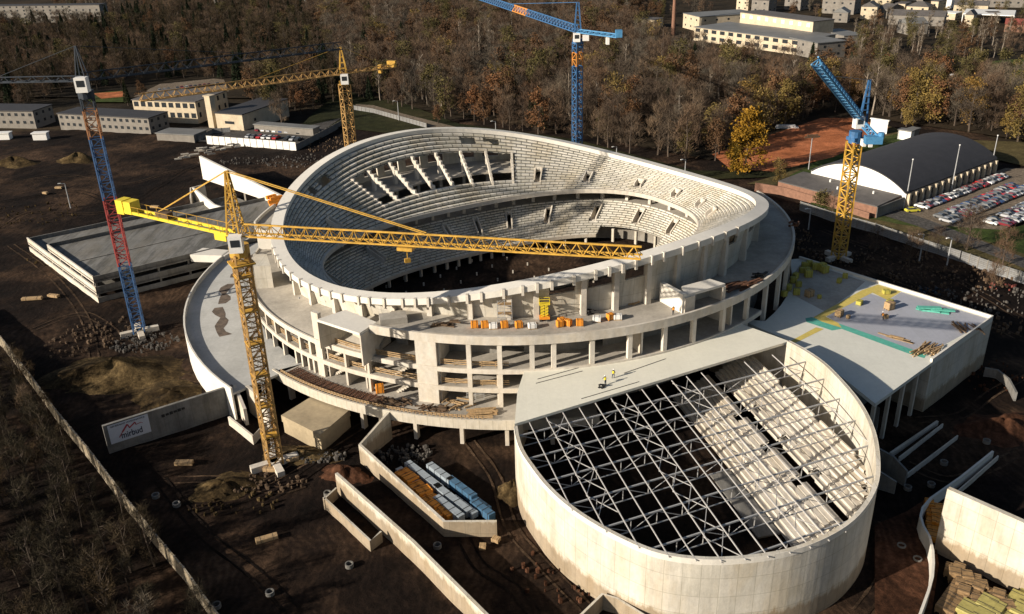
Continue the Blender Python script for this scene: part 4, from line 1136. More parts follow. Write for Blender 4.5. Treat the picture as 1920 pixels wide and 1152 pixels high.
p = root + cd_ * 3.6; mb = MB(); mb.box((p.x, p.y, p.z - 1.6), (2.4, 0.2, 1.1), an); mb.build('name_plate', M['yellow_b'], cr)
mb = MB()
p4 = Vector((X - 1.2, Y - 0.8, 53.8)); pk = P(428, 322, 53.6)
lattice_h = [root + jd * 1.1 + e * .8, root + jd * 1.1 - e * .8, root - jd * 1.1 + e * .8, root - jd * 1.1 - e * .8]
pk = Vector((X, Y, 53.4))
for q in lattice_h: mb.bar(q, pk + (q - root) * 0.15, 0.24)
for k in range(1, 6):
    t = k / 6; s = [q.lerp(pk + (q - root) * 0.15, t) for q in lattice_h]; s2 = [q.lerp(pk + (q - root) * 0.15, t - 1 / 6) for q in lattice_h]
    for a_, b_ in ((0, 1), (1, 3), (3, 2), (2, 0)): mb.bar(s[a_], s[b_], 0.1); mb.bar(s[a_], s2[b_], 0.1)
mb.build('tower_peak', M['yellow'], cr)
mb = MB()
for s_ in (-0.25, 0.25):
    mb.bar(pk + e * s_, root.lerp(tip, 0.50) + Vector((0, 0, 1.8)) + e * s_, 0.13)
    mb.bar(pk + e * s_, root.lerp(ctr, 0.70) + Vector((0, 0, 0.4)) + e * s_, 0.13)
mb.build('pendant_bar', M['yellow'], cr)
cab(cr, X + 0.2, Y - 1.7, 40.9, 0.12, 1.15)
# --- left blue and red crane
X, Y = P(262, 622, 0).x, P(262, 622, 0).y
cr = empty('tower_crane', (X, Y, 0), 'tower crane with blue, red and orange mast sections behind the parking deck', 'tower crane')
cranebase(cr, X, Y)
colsec(cr, X, Y, [(0, 17, 'blue_m'), (17, 32.5, 'red'), (32.5, 46.0, 'blue_m'), (46.0, 52.0, 'rusty_d'), (52, 54.5, 'blue_d')], 2.4, 0.3, 0.26, 0.16)
mb = MB(); mb.cyl((X, Y, 54.4), 1.6, 1.6, 12); mb.build('slewing_ring', M['blue_d'], cr)
cab(cr, X + 0.4, Y - 1.6, 56.0, 0.1, 1.3)
root = Vector((X, Y, 58)); tip = P(640, 92, 58); ctr = P(-30, 155, 58)
mb = MB(); tri_jib(mb, root, tip, 1.6, 1.6, 0.2, 0.1, 3.0); mb.build('jib', M['blue_d'], cr)
mb = MB(); tri_jib(mb, root, ctr, 1.6, 1.0, 0.2, 0.1, 3.0); mb.box((ctr.x, ctr.y, 55.5), (3, 1.5, 3)); mb.build('counter_jib', M['blue_d'], cr)
mb = MB(); pk = root + Vector((0, 0, 7))
for sx, sy in ((-1, -1), (1, -1), (1, 1), (-1, 1)): mb.bar(root + Vector((sx, sy, 0)), pk + Vector((sx * .1, sy * .1, 0)), 0.2)
mb.bar(pk, root.lerp(tip, .6) + Vector((0, 0, 1.6)), 0.1); mb.bar(pk, ctr, 0.1)
mb.build('tower_peak', M['blue_d'], cr)
# --- yellow crane behind the arena
tp = P(645, 152, 43.0); X, Y = tp.x, tp.y
cr = empty('tower_crane', (X, Y, 0), 'orange yellow tower crane rising behind the back left of the arena rim', 'tower crane')
cranebase(cr, X, Y)
colsec(cr, X, Y, [(0, 42, 'rusty')], 2.6, 0.6, 0.28, 0.18)
mb = MB(); mb.cyl((X, Y, 41.8), 1.5, 1.2, 12); mb.build('slewing_ring', M['yellow'], cr)
cab(cr, X + 0.5, Y - 1.6, 42.4, 0.1, 1.2)
root = Vector((X, Y, 45)); tip = P(262, 190, 45); ctr = P(735, 127, 45)
mb = MB(); tri_jib(mb, root, tip, 1.8, 1.8, 0.24, 0.14, 2.6); mb.build('jib', M['rusty'], cr)
mb = MB(); tri_jib(mb, root, ctr, 1.8, 0.9, 0.22, 0.12, 3); mb.build('counter_jib', M['rusty'], cr)
mb = MB(); mb.box((ctr.x, ctr.y, 45.2), (2.6, 1.4, 1.8), -0.2); mb.box((ctr.x - 3.5, ctr.y - .3, 43.6), (1.0, 1.6, 2.4), -0.2); mb.build('counterweight', M['yellow'], cr)
mb = MB(); pk = root + Vector((0, 0, 7.6))
for sx, sy in ((-1, -1), (1, -1), (1, 1), (-1, 1)):
    mb.bar(root + Vector((sx, sy, 0)), pk + Vector((sx * .15, sy * .15, 0)), 0.22)
for k in range(1, 5):
    z = k * 1.6; s = 1 - 0.85 * k / 5
    mb.bar(root + Vector((-s, -s, z)), root + Vector((s, -s, z)), .12); mb.bar(root + Vector((-s, s, z)), root + Vector((s, s, z)), .12)
mb.bar(pk, root.lerp(tip, .45) + Vector((0, 0, 1.8)), 0.1); mb.bar(pk, ctr, 0.1)
mb.build('tower_peak', M['yellow'], cr)
# --- blue crane behind the arena
tp = P(1083, 70, 51.5); X, Y = tp.x, tp.y
cr = empty('tower_crane', (X, Y, 0), 'blue tower crane behind the arena rim with jib to the upper left', 'tower crane')
cranebase(cr, X, Y)
colsec(cr, X, Y, [(0, 43.0, 'blue'), (43.0, 47.0, 'orange'), (47.0, 50.0, 'blue')], 2.3, 0.5, 0.28, 0.18)
mb = MB(); mb.cyl((X, Y, 49.6), 1.5, 1.4, 12); mb.build('slewing_ring', M['blue'], cr)
cab(cr, X - 0.4, Y - 1.5, 50.4, 0.0, 1.1)
root = Vector((X, Y, 53)); tip = P(880, -8, 53.5); ctr = P(1160, 70, 53)
mb = MB(); tri_jib(mb, root, tip, 1.7, 1.9, 0.28, 0.16, 2.6); mb.build('jib', M['blue'], cr)
a_ = root.lerp(tip, .38); b_ = root.lerp(tip, .5)
mb = MB(); tri_jib(mb, a_ + Vector((0, 0, .01)), b_ + Vector((0, 0, .01)), 1.74, 1.95, 0.32, 0.2, 2.6); mb.build('orange_jib_section', M['orange'], cr)
mb = MB(); tri_jib(mb, root, ctr, 1.8, 0.8, 0.3, 0.2, 2.4); mb.box((ctr.x, ctr.y, 53), (1.8, 2.2, 2.0)); mb.build('counter_jib', M['blue_l'], cr)
mb = MB(); q = root.lerp(ctr, .74); mb.box((q.x, q.y, 50.6), (0.9, 1.8, 2.4)); mb.build('counterweight', M['white'], cr)
mb = MB(); q = root.lerp(ctr, .2); mb.box((q.x, q.y - 1.0, 50.9), (1.8, 1.0, 1.7)); mb.build('control_cabinet', M['white'], cr)
mb = MB(); pk = root + Vector((0, 0, 8.5))
for sx, sy in ((-1, -1), (1, -1), (1, 1), (-1, 1)): mb.bar(root + Vector((sx, sy, 0)), pk + Vector((sx * .3, sy * .3, 0)), 0.3)
for k in range(1, 7):
    z = k * 1.3; s = 1 - .7 * k / 7; mb.bar(root + Vector((-s, -s, z)), root + Vector((s, -s, z - .6)), .15)
mb.bar(pk, root.lerp(tip, .55) + Vector((0, 0, 1.8)), 0.14)
mb.build('tower_peak', M['blue'], cr)
# --- luffing crane on the right
X, Y = P(1572, 482, 0).x, P(1572, 482, 0).y
cr = empty('luffing_crane', (X, Y, 0), 'luffing crane with yellow mast and raised light blue jib at the right', 'luffing crane')
cranebase(cr, X, Y)
colsec(cr, X, Y, [(0, 31.5, 'yellow')], 2.6, 0.4, 0.36, 0.24)
mb = MB(); mb.cyl((X, Y, 31.3), 1.6, 3.0, 12); mb.box((X, Y, 32.0), (3.0, 3.0, 0.8), .4); mb.build('slewing_ring', M['blue'], cr)
cab(cr, X - 0.2, Y - 1.4, 35.4, 0.1, 1.25)
root = Vector((X + 1.3, Y + .5, 36.2)); tip = P(1530, 122, 56.5)
tip = Vector((tip.x, tip.y, 56.5))
mb = MB(); tri_jib(mb, root, tip, 1.9, 1.9, 0.34, 0.22, 2.2, 1.7); mb.build('jib', M['blue_l'], cr)
ctr = P(1645, 262, 34.5)
mb = MB(); tri_jib(mb, root, ctr, 1.8, 1.0, 0.34, 0.2, 2); mb.box((ctr.x - 1, ctr.y, 33.6), (4.0, 2.2, 1.8), -.1); mb.cyl((ctr.x + .8, ctr.y, 35), .8, 1.2, 10); mb.build('counter_jib', M['blue_l'], cr)
mb = MB(); q = root.lerp(ctr, .62); mb.box((q.x, q.y, 31.8), (0.9, 1.8, 1.6)); mb.box((q.x - 1.6, q.y, 32.0), (0.8, 1.8, 1.6)); mb.build('counterweight', M['white'], cr)
mb = MB(); pk = P(1608, 167, 46.5); pk = Vector((X + 2.0, Y + 1.0, 46.8))
for sx, sy in ((-.9, -.9), (.9, -.9), (1.8, .9), (-.5, .9)): mb.bar(root + Vector((sx, sy, -.5)), pk + Vector((sx * .2, sy * .2, 0)), 0.3)
for k in range(1, 6): z = k * 1.7; mb.bar(root + Vector((-.9 + .1 * k, -.8, z)), root + Vector((.9, -.7, z)), .16)
mb.build('a_frame', M['blue'], cr)
mb = MB(); mb.bar(pk, root.lerp(tip, .72) + Vector((0, 0, 1.6)), 0.13); mb.build('luffing_rope', M['steel'], cr)

ORD = ['first', 'second', 'third', 'fourth', 'fifth', 'sixth', 'seventh', 'eighth', 'ninth', 'tenth', 'eleventh', 'twelfth', 'thirteenth', 'fourteenth', 'fifteenth', 'sixteenth', 'seventeenth', 'eighteenth', 'nineteenth', 'twentieth', 'twenty first']
# ------------------------------------------------------------------ copying helpers
def dup(root, loc, rz=0.0, label=None, group=None, scale=None, mats=None):
    r = root.copy(); COL.objects.link(r); r.location = loc; r.rotation_euler = (0, 0, rz)
    if scale: r.scale = scale
    if label: r['label'] = label
    if group: r['group'] = group
    for ch in list(root.children):
        c = ch.copy(); COL.objects.link(c); c.parent = r
        for gch in ch.children:
            d = gch.copy(); COL.objects.link(d); d.parent = c
    return r

# ------------------------------------------------------------------ buildings
def bbox_px(a, b, depth, z=0.0):
    """footprint: front edge between survey pixels a and b, going back by depth metres"""
    A_, B_ = P(a[0], a[1], z), P(b[0], b[1], z)
    d = Vector((B_.x - A_.x, B_.y - A_.y)); L = d.length; d.normalize(); n = Vector((-d.y, d.x))
    if n.y < 0: n = -n
    A2, B2 = Vector((A_.x, A_.y)), Vector((B_.x, B_.y))
    return [A2, B2, B2 + n * depth, A2 + n * depth], d, n, L
def building(name, a, b, depth, h, label, wallm='stucco', roofm='roofdark', roof='flat', floors=1, win=3.0, z=0.0, cat='building', rise=2.0, wh=1.3, ww=1.5, sides=True):
    fp, d, n, L = bbox_px(a, b, depth, z)
    root = empty(name, (fp[0].x, fp[0].y, 0), label, cat)
    mb = MB(); mb.prism([tuple(p) for p in fp], -1.0, h); wl = mb.build('wall', M[wallm], root)
    mb = MB()
    o = 0.35
    q = [fp[0] - d * o - n * o, fp[1] + d * o - n * o, fp[2] + d * o + n * o, fp[3] - d * o + n * o]
    if roof == 'flat': mb.prism([tuple(p) for p in q], h, h + 0.4)
    else:
        m0, m1 = ((q[0] + q[3]) / 2, (q[1] + q[2]) / 2) if roof == 'gable' else ((q[0] + q[3]) / 2 + d * min(depth, L) * .4, (q[1] + q[2]) / 2 - d * min(depth, L) * .4)
        if roof == 'gable_x': m0, m1 = (q[0] + q[1]) / 2, (q[3] + q[2]) / 2
        t3 = lambda p, zz: (p.x, p.y, zz)
        A4 = [t3(p, h) for p in q]
        if roof == 'gable_x':
            R0, R1 = t3(m0, h + rise), t3(m1, h + rise)
            mb.quad(A4[1], A4[2], R1, R0); mb.quad(A4[3], A4[0], R0, R1); mb.face([A4[2], A4[3], R1]); mb.face([A4[0], A4[1], R0])
        else:
            R0, R1 = t3(m0, h + rise), t3(m1, h + rise)
            mb.quad(A4[0], A4[1], R1, R0); mb.quad(A4[2], A4[3], R0, R1); mb.face([A4[3], A4[0], R0]); mb.face([A4[1], A4[2], R1])
        mb.face(A4[::-1])
    rf_ = mb.build('roof', M[roofm], root)
    fh = h / floors; cnt = 0
    if win:
        nx = max(1, int((L - 1) / win))
        for f in range(floors):
            for i in range(nx):
                if cnt > 90: break
                c = fp[0] + d * (L * (i + 0.5) / nx) - n * 0.03; zz = fh * f + fh * 0.38
                mb = MB(); mb.box((c.x, c.y, zz), (min(ww, L / nx * .7), 0.12, min(wh, fh * .55)), math.atan2(d.y, d.x)); mb.build('window', M['dark'], root); cnt += 1
        if sides and depth > 6:
            ny = max(1, int(depth / (win * 1.3)))
            for f in range(floors):
                for i in range(ny):
                    if cnt > 95: break
                    sd_ = fp[1] if True else fp[0]
                    c = sd_ + n * (depth * (i + .5) / ny) + d * .03; zz = fh * f + fh * .38
                    mb = MB(); mb.box((c.x, c.y, zz), (0.12, min(ww, 1.4), min(wh, fh * .55)), math.atan2(d.y, d.x)); mb.build('window', M['dark'], root); cnt += 1
    return root, fp, d, n, L

building('school_building', (114, 240), (283, 250), 13, 6.4, 'long low two storey building with flat dark roof at the upper left', 'stucco_d', 'roofdark', floors=2, win=3.2)
building('school_building', (-60, 236), (68, 238), 14, 7, 'dark two storey building cut by the left edge', 'stucco_d', 'roofdark', floors=2, win=3.2)
building('school_building', (255, 224), (372, 229), 26, 9.0, 'wide white fronted hall with lower window band left of the tall chimney', 'stucco', 'roofmid', floors=2, win=3.4, wh=2.2, ww=2.4)
building('school_building', (408, 242), (458, 246), 34, 7.0, 'small cream fronted block right of the tall chimney', 'stucco', 'roofdark', floors=1, win=9, wh=1.2, ww=5)
building('shed', (478, 247), (588, 256), 5, 3.0, 'long open car shelter with thin flat roof beside the school yard', 'stucco_d', 'roofgreyl', win=0, cat='shelter')
building('shed', (295, 262), (365, 266), 9, 2.6, 'low pale roofed shed in front of the wide white fronted hall', 'stucco_d', 'roofgreyl', win=0, cat='shed')
building('container', (62, 262), (88, 261), 3, 2.4, 'small white site container at the left edge near the dark building, right one', 'white', 'white', win=0, cat='container')
building('container', (-12, 262), (18, 261), 3, 2.4, 'small white site container cut by the left edge', 'white', 'white', win=0, cat='container')
building('chimney_tower', (392, 240), (402, 241), 3, 14, 'tall pale chimney tower between the two cream school blocks', 'stucco', 'stucco', win=0, cat='chimney')
building('apartment_block', (-40, 44), (192, 42), 12, 14.5, 'long pale apartment block at the top left corner', 'stucco_d', 'roofdark', floors=5, win=6.0)
building('apartment_block', (-200, 52), (-50, 50), 12, 13, 'apartment block beyond the left edge', 'stucco_d', 'roofdark', floors=5, win=8.0)
# long factory at the upper right
building('factory', (1300, 76), (1497, 104), 34, 8.5, 'long pale factory with dark flat roof in the wood at the upper right', 'stucco', 'roofgreyl', floors=2, win=7, wh=2.2, ww=4)
building('factory', (1478, 100), (1530, 112), 20, 9.0, 'grey factory wing with white frame at the right end of the long factory', 'stucco_d', 'roofgreyl', floors=2, win=7)
building('factory', (1280, 52), (1310, 60), 46, 10.0, 'left end block of the long factory with a white corner', 'stucco', 'roofgreyl', floors=2, win=7)
fr, fp, d, n, L = building('factory', (1385, 66), (1520, 88), 18, 15.0, 'raised rear hall of the factory with a white skylight band', 'stucco', 'roofmid', floors=1, win=0)
for i in range(9):
    c = fp[0] + d * (L * (i + .5) / 9) - n * .1; mb = MB(); mb.box((c.x, c.y, 11.6), (2.8, .3, 2.2), math.atan2(d.y, d.x)); mb.build('skylight', M['white'], fr)
building('factory', (1535, 78), (1580, 90), 14, 7.0, 'low grey factory annex with pale roof right of the long factory', 'stucco_d', 'roofgreyl', win=5)
HS = [((1612, 36), (1642, 37), 14, 9, 'cream house with pointed gable and dark side roof at the upper right', 'stucco', 'roofmid', 'gable_x', 2),
      ((1642, 33), (1662, 35), 22, 6.5, 'narrow grey house with dark doors right of the pointed cream gable', 'stucco_d', 'roofmid', 'gable', 1),
      ((1540, 25), (1600, 28), 16, 11, 'broad house with large dark red tiled roof', 'stucco_d', 'tile', 'gable', 2),
      ((1560, 42), (1588, 43), 12, 7, 'grey gabled house below the large red tiled roof', 'stucco_d', 'roofgreyl', 'gable_x', 2),
      ((1676, 30), (1694, 31), 14, 9, 'cream tower house, left wing of the long cream building', 'stucco', 'roofmid', 'flat', 2),
      ((1697, 31), (1738, 33), 16, 7.5, 'long cream building with small square windows at the upper right', 'stucco', 'roofmid', 'hip', 2),
      ((1742, 28), (1756, 29), 14, 10, 'cream tower house, right wing of the long cream building', 'stucco', 'roofmid', 'flat', 2),
      ((1664, 46), (1768, 50), 18, 6.5, 'wide low dark grey roofed warehouse in front of the long cream building', 'stucco_d', 'roofmid', 'gable', 1),
      ((1703, 66), (1738, 64), 14, 7, 'small blue grey house between trees below the warehouse', 'stucco_d', 'roofgreyl', 'gable', 1),
      ((1760, 16), (1782, 17), 10, 7, 'white cubic house right of the long cream building', 'white', 'white', 'flat', 1),
      ((1786, 26), (1850, 28), 14, 6.5, 'long tan building with pale roof behind the white canopy', 'stucco', 'roofmid', 'gable', 1),
      ((1762, 36), (1790, 38), 12, 4.5, 'low white shed left of the white canopy', 'stucco', 'white', 'flat', 1),
      ((1806, 50), (1822, 51), 8, 8, 'small tan house standing below the left end of the white canopy', 'stucco', 'roofmid', 'gable_x', 1),
      ((1850, 44), (1872, 44), 9, 7, 'small house with a red door under the white canopy', 'stucco', 'roofmid', 'flat', 1),
      ((1882, 60), (1935, 62), 12, 5, 'low house with brick red roof at the right edge', 'brick', 'tile', 'gable', 1),
      ((1856, 14), (1945, 15), 18, 8, 'long grey warehouse in the top right corner', 'stucco_d', 'roofmid', 'gable', 1),
      ((1790, 6), (1850, 7), 18, 9, 'pale row of houses at the top edge right of the red roof', 'stucco', 'roofmid', 'gable', 2),
      ((1632, 8), (1670, 9), 14, 9, 'pale house with tan roof at the top edge above the pointed gable', 'stucco', 'roofmid', 'gable', 2),
      ((1380, 20), (1402, 22), 14, 13, 'white corner house between trees behind the factory', 'stucco', 'roofmid', 'flat', 3),
      ((1408, 24), (1440, 26), 14, 10, 'grey house behind the factory right of the white corner house', 'stucco_d', 'roofmid', 'gable', 2),
      ((1470, 18), (1500, 20), 14, 9, 'grey house behind the rear factory hall', 'stucco_d', 'roofmid', 'gable', 2),
      ((1688, 2), (1730, 3), 14, 9, 'dark roofed house at the top edge left of the pale row', 'stucco_d', 'roofmid', 'gable', 2),
      ((640, 78), (672, 79), 14, 5, 'small pale roofed hut hidden in the wood left of the blue crane', 'stucco_d', 'roofgreyl', 'flat', 1),
      ((400, 6), (470, 8), 18, 9, 'grey roofed works building at the top edge left of centre', 'stucco_d', 'roofmid', 'flat', 2),
      ((560, 14), (640, 14), 20, 8, 'blue grey works building at the top edge above the dark wood', 'stucco_d', 'roofgreyl', 'flat', 2),
      ((1200, 52), (1228, 54), 12, 6, 'small white wall building at the left end of the factory grounds', 'stucco', 'roofmid', 'flat', 1)]
for a, b, dep, h, lb, wm, rm_, rt, fl_ in HS:
    building('house', a, b, dep, h, lb, wm, rm_, rt, fl_, win=5.0, cat='house', rise=3.2)
# white canopy
p0 = P(1812, 40, 0); cn = empty('canopy', (p0.x, p0.y, 0), 'long white flat canopy roof on posts at the upper right', 'canopy')
q = [P(1806, 26, 7), P(1902, 30, 7), P(1905, 20, 7), P(1812, 17, 7)]
mb = MB(); mb.prism([(p.x, p.y) for p in q], 6.6, 7.2); mb.build('roof', M['white'], cn)
for p in q: mb = MB(); mb.cyl((p.x, p.y, -0.5), .4, 7.2, 8); mb.build('post', M['white'], cn)
# factory chimney
p = P(1262, 66, 0); mb = MB(); mb.cyl((p.x, p.y, -1), 1.6, 34, 14, 1.0); tag(mb.build('factory_chimney', M['brick']), 'tall round brick chimney at the top edge above the wood', 'chimney')

# arched hall
FRg = Vector((122.2, 259.4)); u_ = Vector((0.796, 0.606)); w_ = Vector((-0.606, 0.796)); AW, AD = 34.0, 57.0
ah = empty('arched_hall', (FRg.x, FRg.y, 0), 'dark vaulted sports hall with white arched gable beside the car park', 'hall')
def ap(s, t, z): p = FRg + w_ * s + u_ * t; return (p.x, p.y, z)
NA = 24
arcz = lambda s: 4.6 + 5.6 * (1 - ((2 * s / AW - 1) ** 2)) ** 0.9
S = [AW * i / NA for i in range(NA + 1)]
mb = MB()
for i in range(NA):
    for j in range(6):
        t0, t1 = -0.6 + (AD + 1.2) * j / 6, -0.6 + (AD + 1.2) * (j + 1) / 6
        mb.quad(ap(S[i], t0, arcz(S[i]) + .25), ap(S[i], t1, arcz(S[i]) + .25), ap(S[i + 1], t1, arcz(S[i + 1]) + .25), ap(S[i + 1], t0, arcz(S[i + 1]) + .25))
    mb.quad(ap(S[i], -.6, arcz(S[i]) + .25), ap(S[i + 1], -.6, arcz(S[i + 1]) + .25), ap(S[i + 1], -.6, arcz(S[i + 1]) - .1), ap(S[i], -.6, arcz(S[i]) - .1))
mb.build('roof', M['roofdark'], ah, True)
for t, nm in ((0, 'gable'), (AD, 'gable')):
    mb = MB()
    for i in range(NA):
        mb.quad(ap(S[i], t, -.5), ap(S[i + 1], t, -.5), ap(S[i + 1], t, arcz(S[i + 1])), ap(S[i], t, arcz(S[i])))
    mb.build(nm, M['white'], ah)
mb = MB(); mb.quad(ap(0, 0, -.5), ap(0, AD, -.5), ap(0, AD, 4.6), ap(0, 0, 4.6)); mb.quad(ap(AW, 0, -.5), ap(AW, AD, -.5), ap(AW, AD, 4.6), ap(AW, 0, 4.6))
mb.build('side_wall', M['stucco_d'], ah)
for k in range(15):
    p = ap(-0.45, 1.0 + k * (AD - 2) / 14, -.5); mb = MB(); mb.box(p, (0.9, 0.9, 4.9), math.atan2(u_.y, u_.x)); mb.build('buttress', M['stucco'], ah)
for k in range(14):
    p = ap(-0.02, 3.0 + k * (AD - 2) / 14, 1.6); mb = MB(); mb.box(p, (2.4, 0.15, 1.6), math.atan2(u_.y, u_.x)); mb.build('window', M['dark'], ah)
# flat annex in front
ax = empty('hall_annex', (FRg.x, FRg.y, 0), 'low annex with worn dark flat roof in front of the arched gable', 'building')
q = [ap(1.5, -0.1, 0)[:2], ap(AW + 3, -0.1, 0)[:2], ap(AW + 2, -15, 0)[:2], ap(0.5, -15, 0)[:2]]
mb = MB(); mb.prism(q, -.5, 3.4); mb.build('wall', M['brick'], ax)
mb = MB(); mb.prism([tuple(Vector(p) * 1.0) for p in q], 3.4, 3.75); mb.build('roof', M['roofmid'], ax)
for k, (s, t) in enumerate([(8, -5), (18, -9), (13, -7), (24, -4)]):
    mb = MB(); mb.cyl(ap(s, t, 3.7), 0.3, 0.9, 8); mb.build('roof_vent', M['white'], ax)
mb = MB(); a, b = ap(0.45, -14.9, 0), ap(0.45, -0.2, 0); thickline(mb, a[:2], b[:2], .3, -.5, 3.38); mb.build('side_wall', M['grey'], ax)
site_wall('brick_wall', [(1416, 343, 2.6), (1470, 352, 2.4), (1560, 378, 2.0), (1630, 400, 2.0)], 0.5, 'broken orange brick wall running left of the annex', mat='brick')
# containers near the courts
building('advert_board', (1630, 247), (1662, 252), 0.4, 5.2, 'large blank white board standing beyond the clay courts', 'white', 'white', win=0, cat='board')
building('container', (1682, 261), (1706, 265), 3, 3.6, 'white cabin beside the grass behind the arched hall', 'white', 'roofgreyl', win=0, cat='cabin')
building('container', (1708, 262), (1722, 258), 3, 3.4, 'grey cabin behind the white cabin', 'stucco_d', 'roofgreyl', win=0, cat='cabin')

# ------------------------------------------------------------------ fences
def fence(name, pts, h, pw, label, matp='white', th=0.12, group=None, z=0.0):
    w_ = [P(u, v, z) for u, v in pts]
    root = empty(name, tuple(w_[0]), label, 'fence', group)
    tot = 0
    pts2 = []
    for i in range(len(w_) - 1):
        n_ = max(1, int(round((w_[i + 1] - w_[i]).length / pw)))
        for k in range(n_): pts2.append(w_[i].lerp(w_[i + 1], k / n_))
    pts2.append(w_[-1])
    pan = MB(); cnt = 0
    for i in range(len(pts2) - 1):
        a, b = pts2[i], pts2[i + 1]
        thickline(pan, (a.x, a.y), (b.x, b.y), th, -0.6, h)
    pan.build('panel', M[matp], root)
    for i, a in enumerate(pts2):
        if i > 95: break
        mb = MB(); mb.box((a.x, a.y, -0.6), (0.28, 0.28, h + 0.75), 0.3); mb.build('post', M['stucco_d'], root)
M['fencec'] = concrete('fence_panels', (0.28, 0.29, 0.31), (2.5, 0.5), stain=0.3, streak=0.3)
M['fencet'] = concrete('tan_fence', (0.42, 0.36, 0.27), (2.5, 0.5), stain=0.3, streak=0.3)
fence('site_fence', [(1500, 392), (1560, 412), (1640, 434), (1720, 462), (1800, 487), (1850, 505), (1930, 532), (1990, 552)], 2.4, 3.0, 'long bluish concrete fence between the site and the road at the right', 'fencec')
fence('site_fence', [(297, 258), (376, 264), (400, 250), (432, 248)], 2.0, 3.0, 'pale green fence in front of the school yard, left part', 'fencec')
fence('site_fence', [(388, 268), (470, 274), (556, 281)], 3.0, 3.0, 'white panel fence in front of the parked cars at the upper left', 'white')
fence('site_fence', [(556, 281), (600, 258), (640, 236)], 2.2, 3.0, 'dark fence climbing towards the yellow crane behind the arena', 'stucco_d')
fence('site_fence', [(664, 206), (700, 212), (750, 226), (800, 240)], 2.0, 2.5, 'grey mesh fence along the footpath behind the arena', 'fencec')
fence('boundary_wall', [(-60, 590), (6, 650), (60, 720), (110, 790), (170, 862), (240, 955), (300, 1030), (350, 1090), (400, 1160), (450, 1225)], 2.6, 3.0, 'long tan boundary wall on the lower left of the site', 'fencet', 0.25)

# ------------------------------------------------------------------ poles and lamps
def pole(name, px, top, label, cat='lamp post', group=None, head='lamp', r=0.14):
    b = P(px[0], px[1], 0); lo, hi = 0, 60
    for _ in range(40):
        m_ = (lo + hi) / 2
        if Q(b.x, b.y, m_)[1] > top: lo = m_
        else: hi = m_
    h = lo
    root = empty(name, (b.x, b.y, 0), label, cat, group)
    mb = MB(); mb.cyl((b.x, b.y, -.5), r * 1.5, h + .5, 8, r); mb.build('pole', M['steel'], root)
    mb = MB()
    if head == 'lamp': mb.bar((b.x, b.y, h), (b.x - 1.4, b.y - .6, h + .3), .12); mb.box((b.x - 1.5, b.y - .65, h + .22), (.9, .4, .2), .4); mb.build('lamp_head', M['white'], root)
    elif head == 'flood': mb.box((b.x, b.y, h - .3), (5.5, .5, .5), .1); mb.box((b.x, b.y, h + .4), (4, .5, .4), .1); mb.build('floodlight_bar', M['timber_d'], root)
    else: mb.cyl((b.x, b.y, h), .25, .3, 8); mb.build('cap', M['white'], root)
for (b, t, lb, hd) in [((1697, 388), 300, 'tall pale pole at the front right corner of the arched hall', 'cap'),
                       ((1783, 361), 273, 'tall pale pole halfway along the arched hall', 'cap'),
                       ((1857, 322), 255, 'tall pale pole at the far end of the arched hall', 'cap'),
                       ((1516, 318), 257, 'floodlight mast with crossbar beside the clay courts', 'flood'),
                       ((1610, 285), 262, 'short white lamp post left of the dark vaulted roof', 'lamp'),
                       ((1724, 487), 440, 'street lamp by the bluish fence, left of two', 'lamp'),
                       ((1776, 494), 447, 'street lamp by the bluish fence, right of two', 'lamp'),
                       ((1516, 428), 392, 'street lamp on the road near the yellow luffing mast', 'lamp'),
                       ((748, 226), 190, 'lamp post on the grass by the footpath behind the arena', 'lamp'),
                       ((930, 258), 228, 'lamp post at the wood edge behind the arena rim, left', 'lamp'),
                       ((1156, 290), 276, 'lamp post at the wood edge behind the arena rim, right', 'lamp'),
                       ((132, 388), 345, 'lone lamp post on the open soil left of the arena', 'lamp'),
                       ((1284, 330), 300, 'lamp post with two heads behind the right of the rim', 'lamp')]:
    pole('lamp_post', b, t, lb, head=hd)

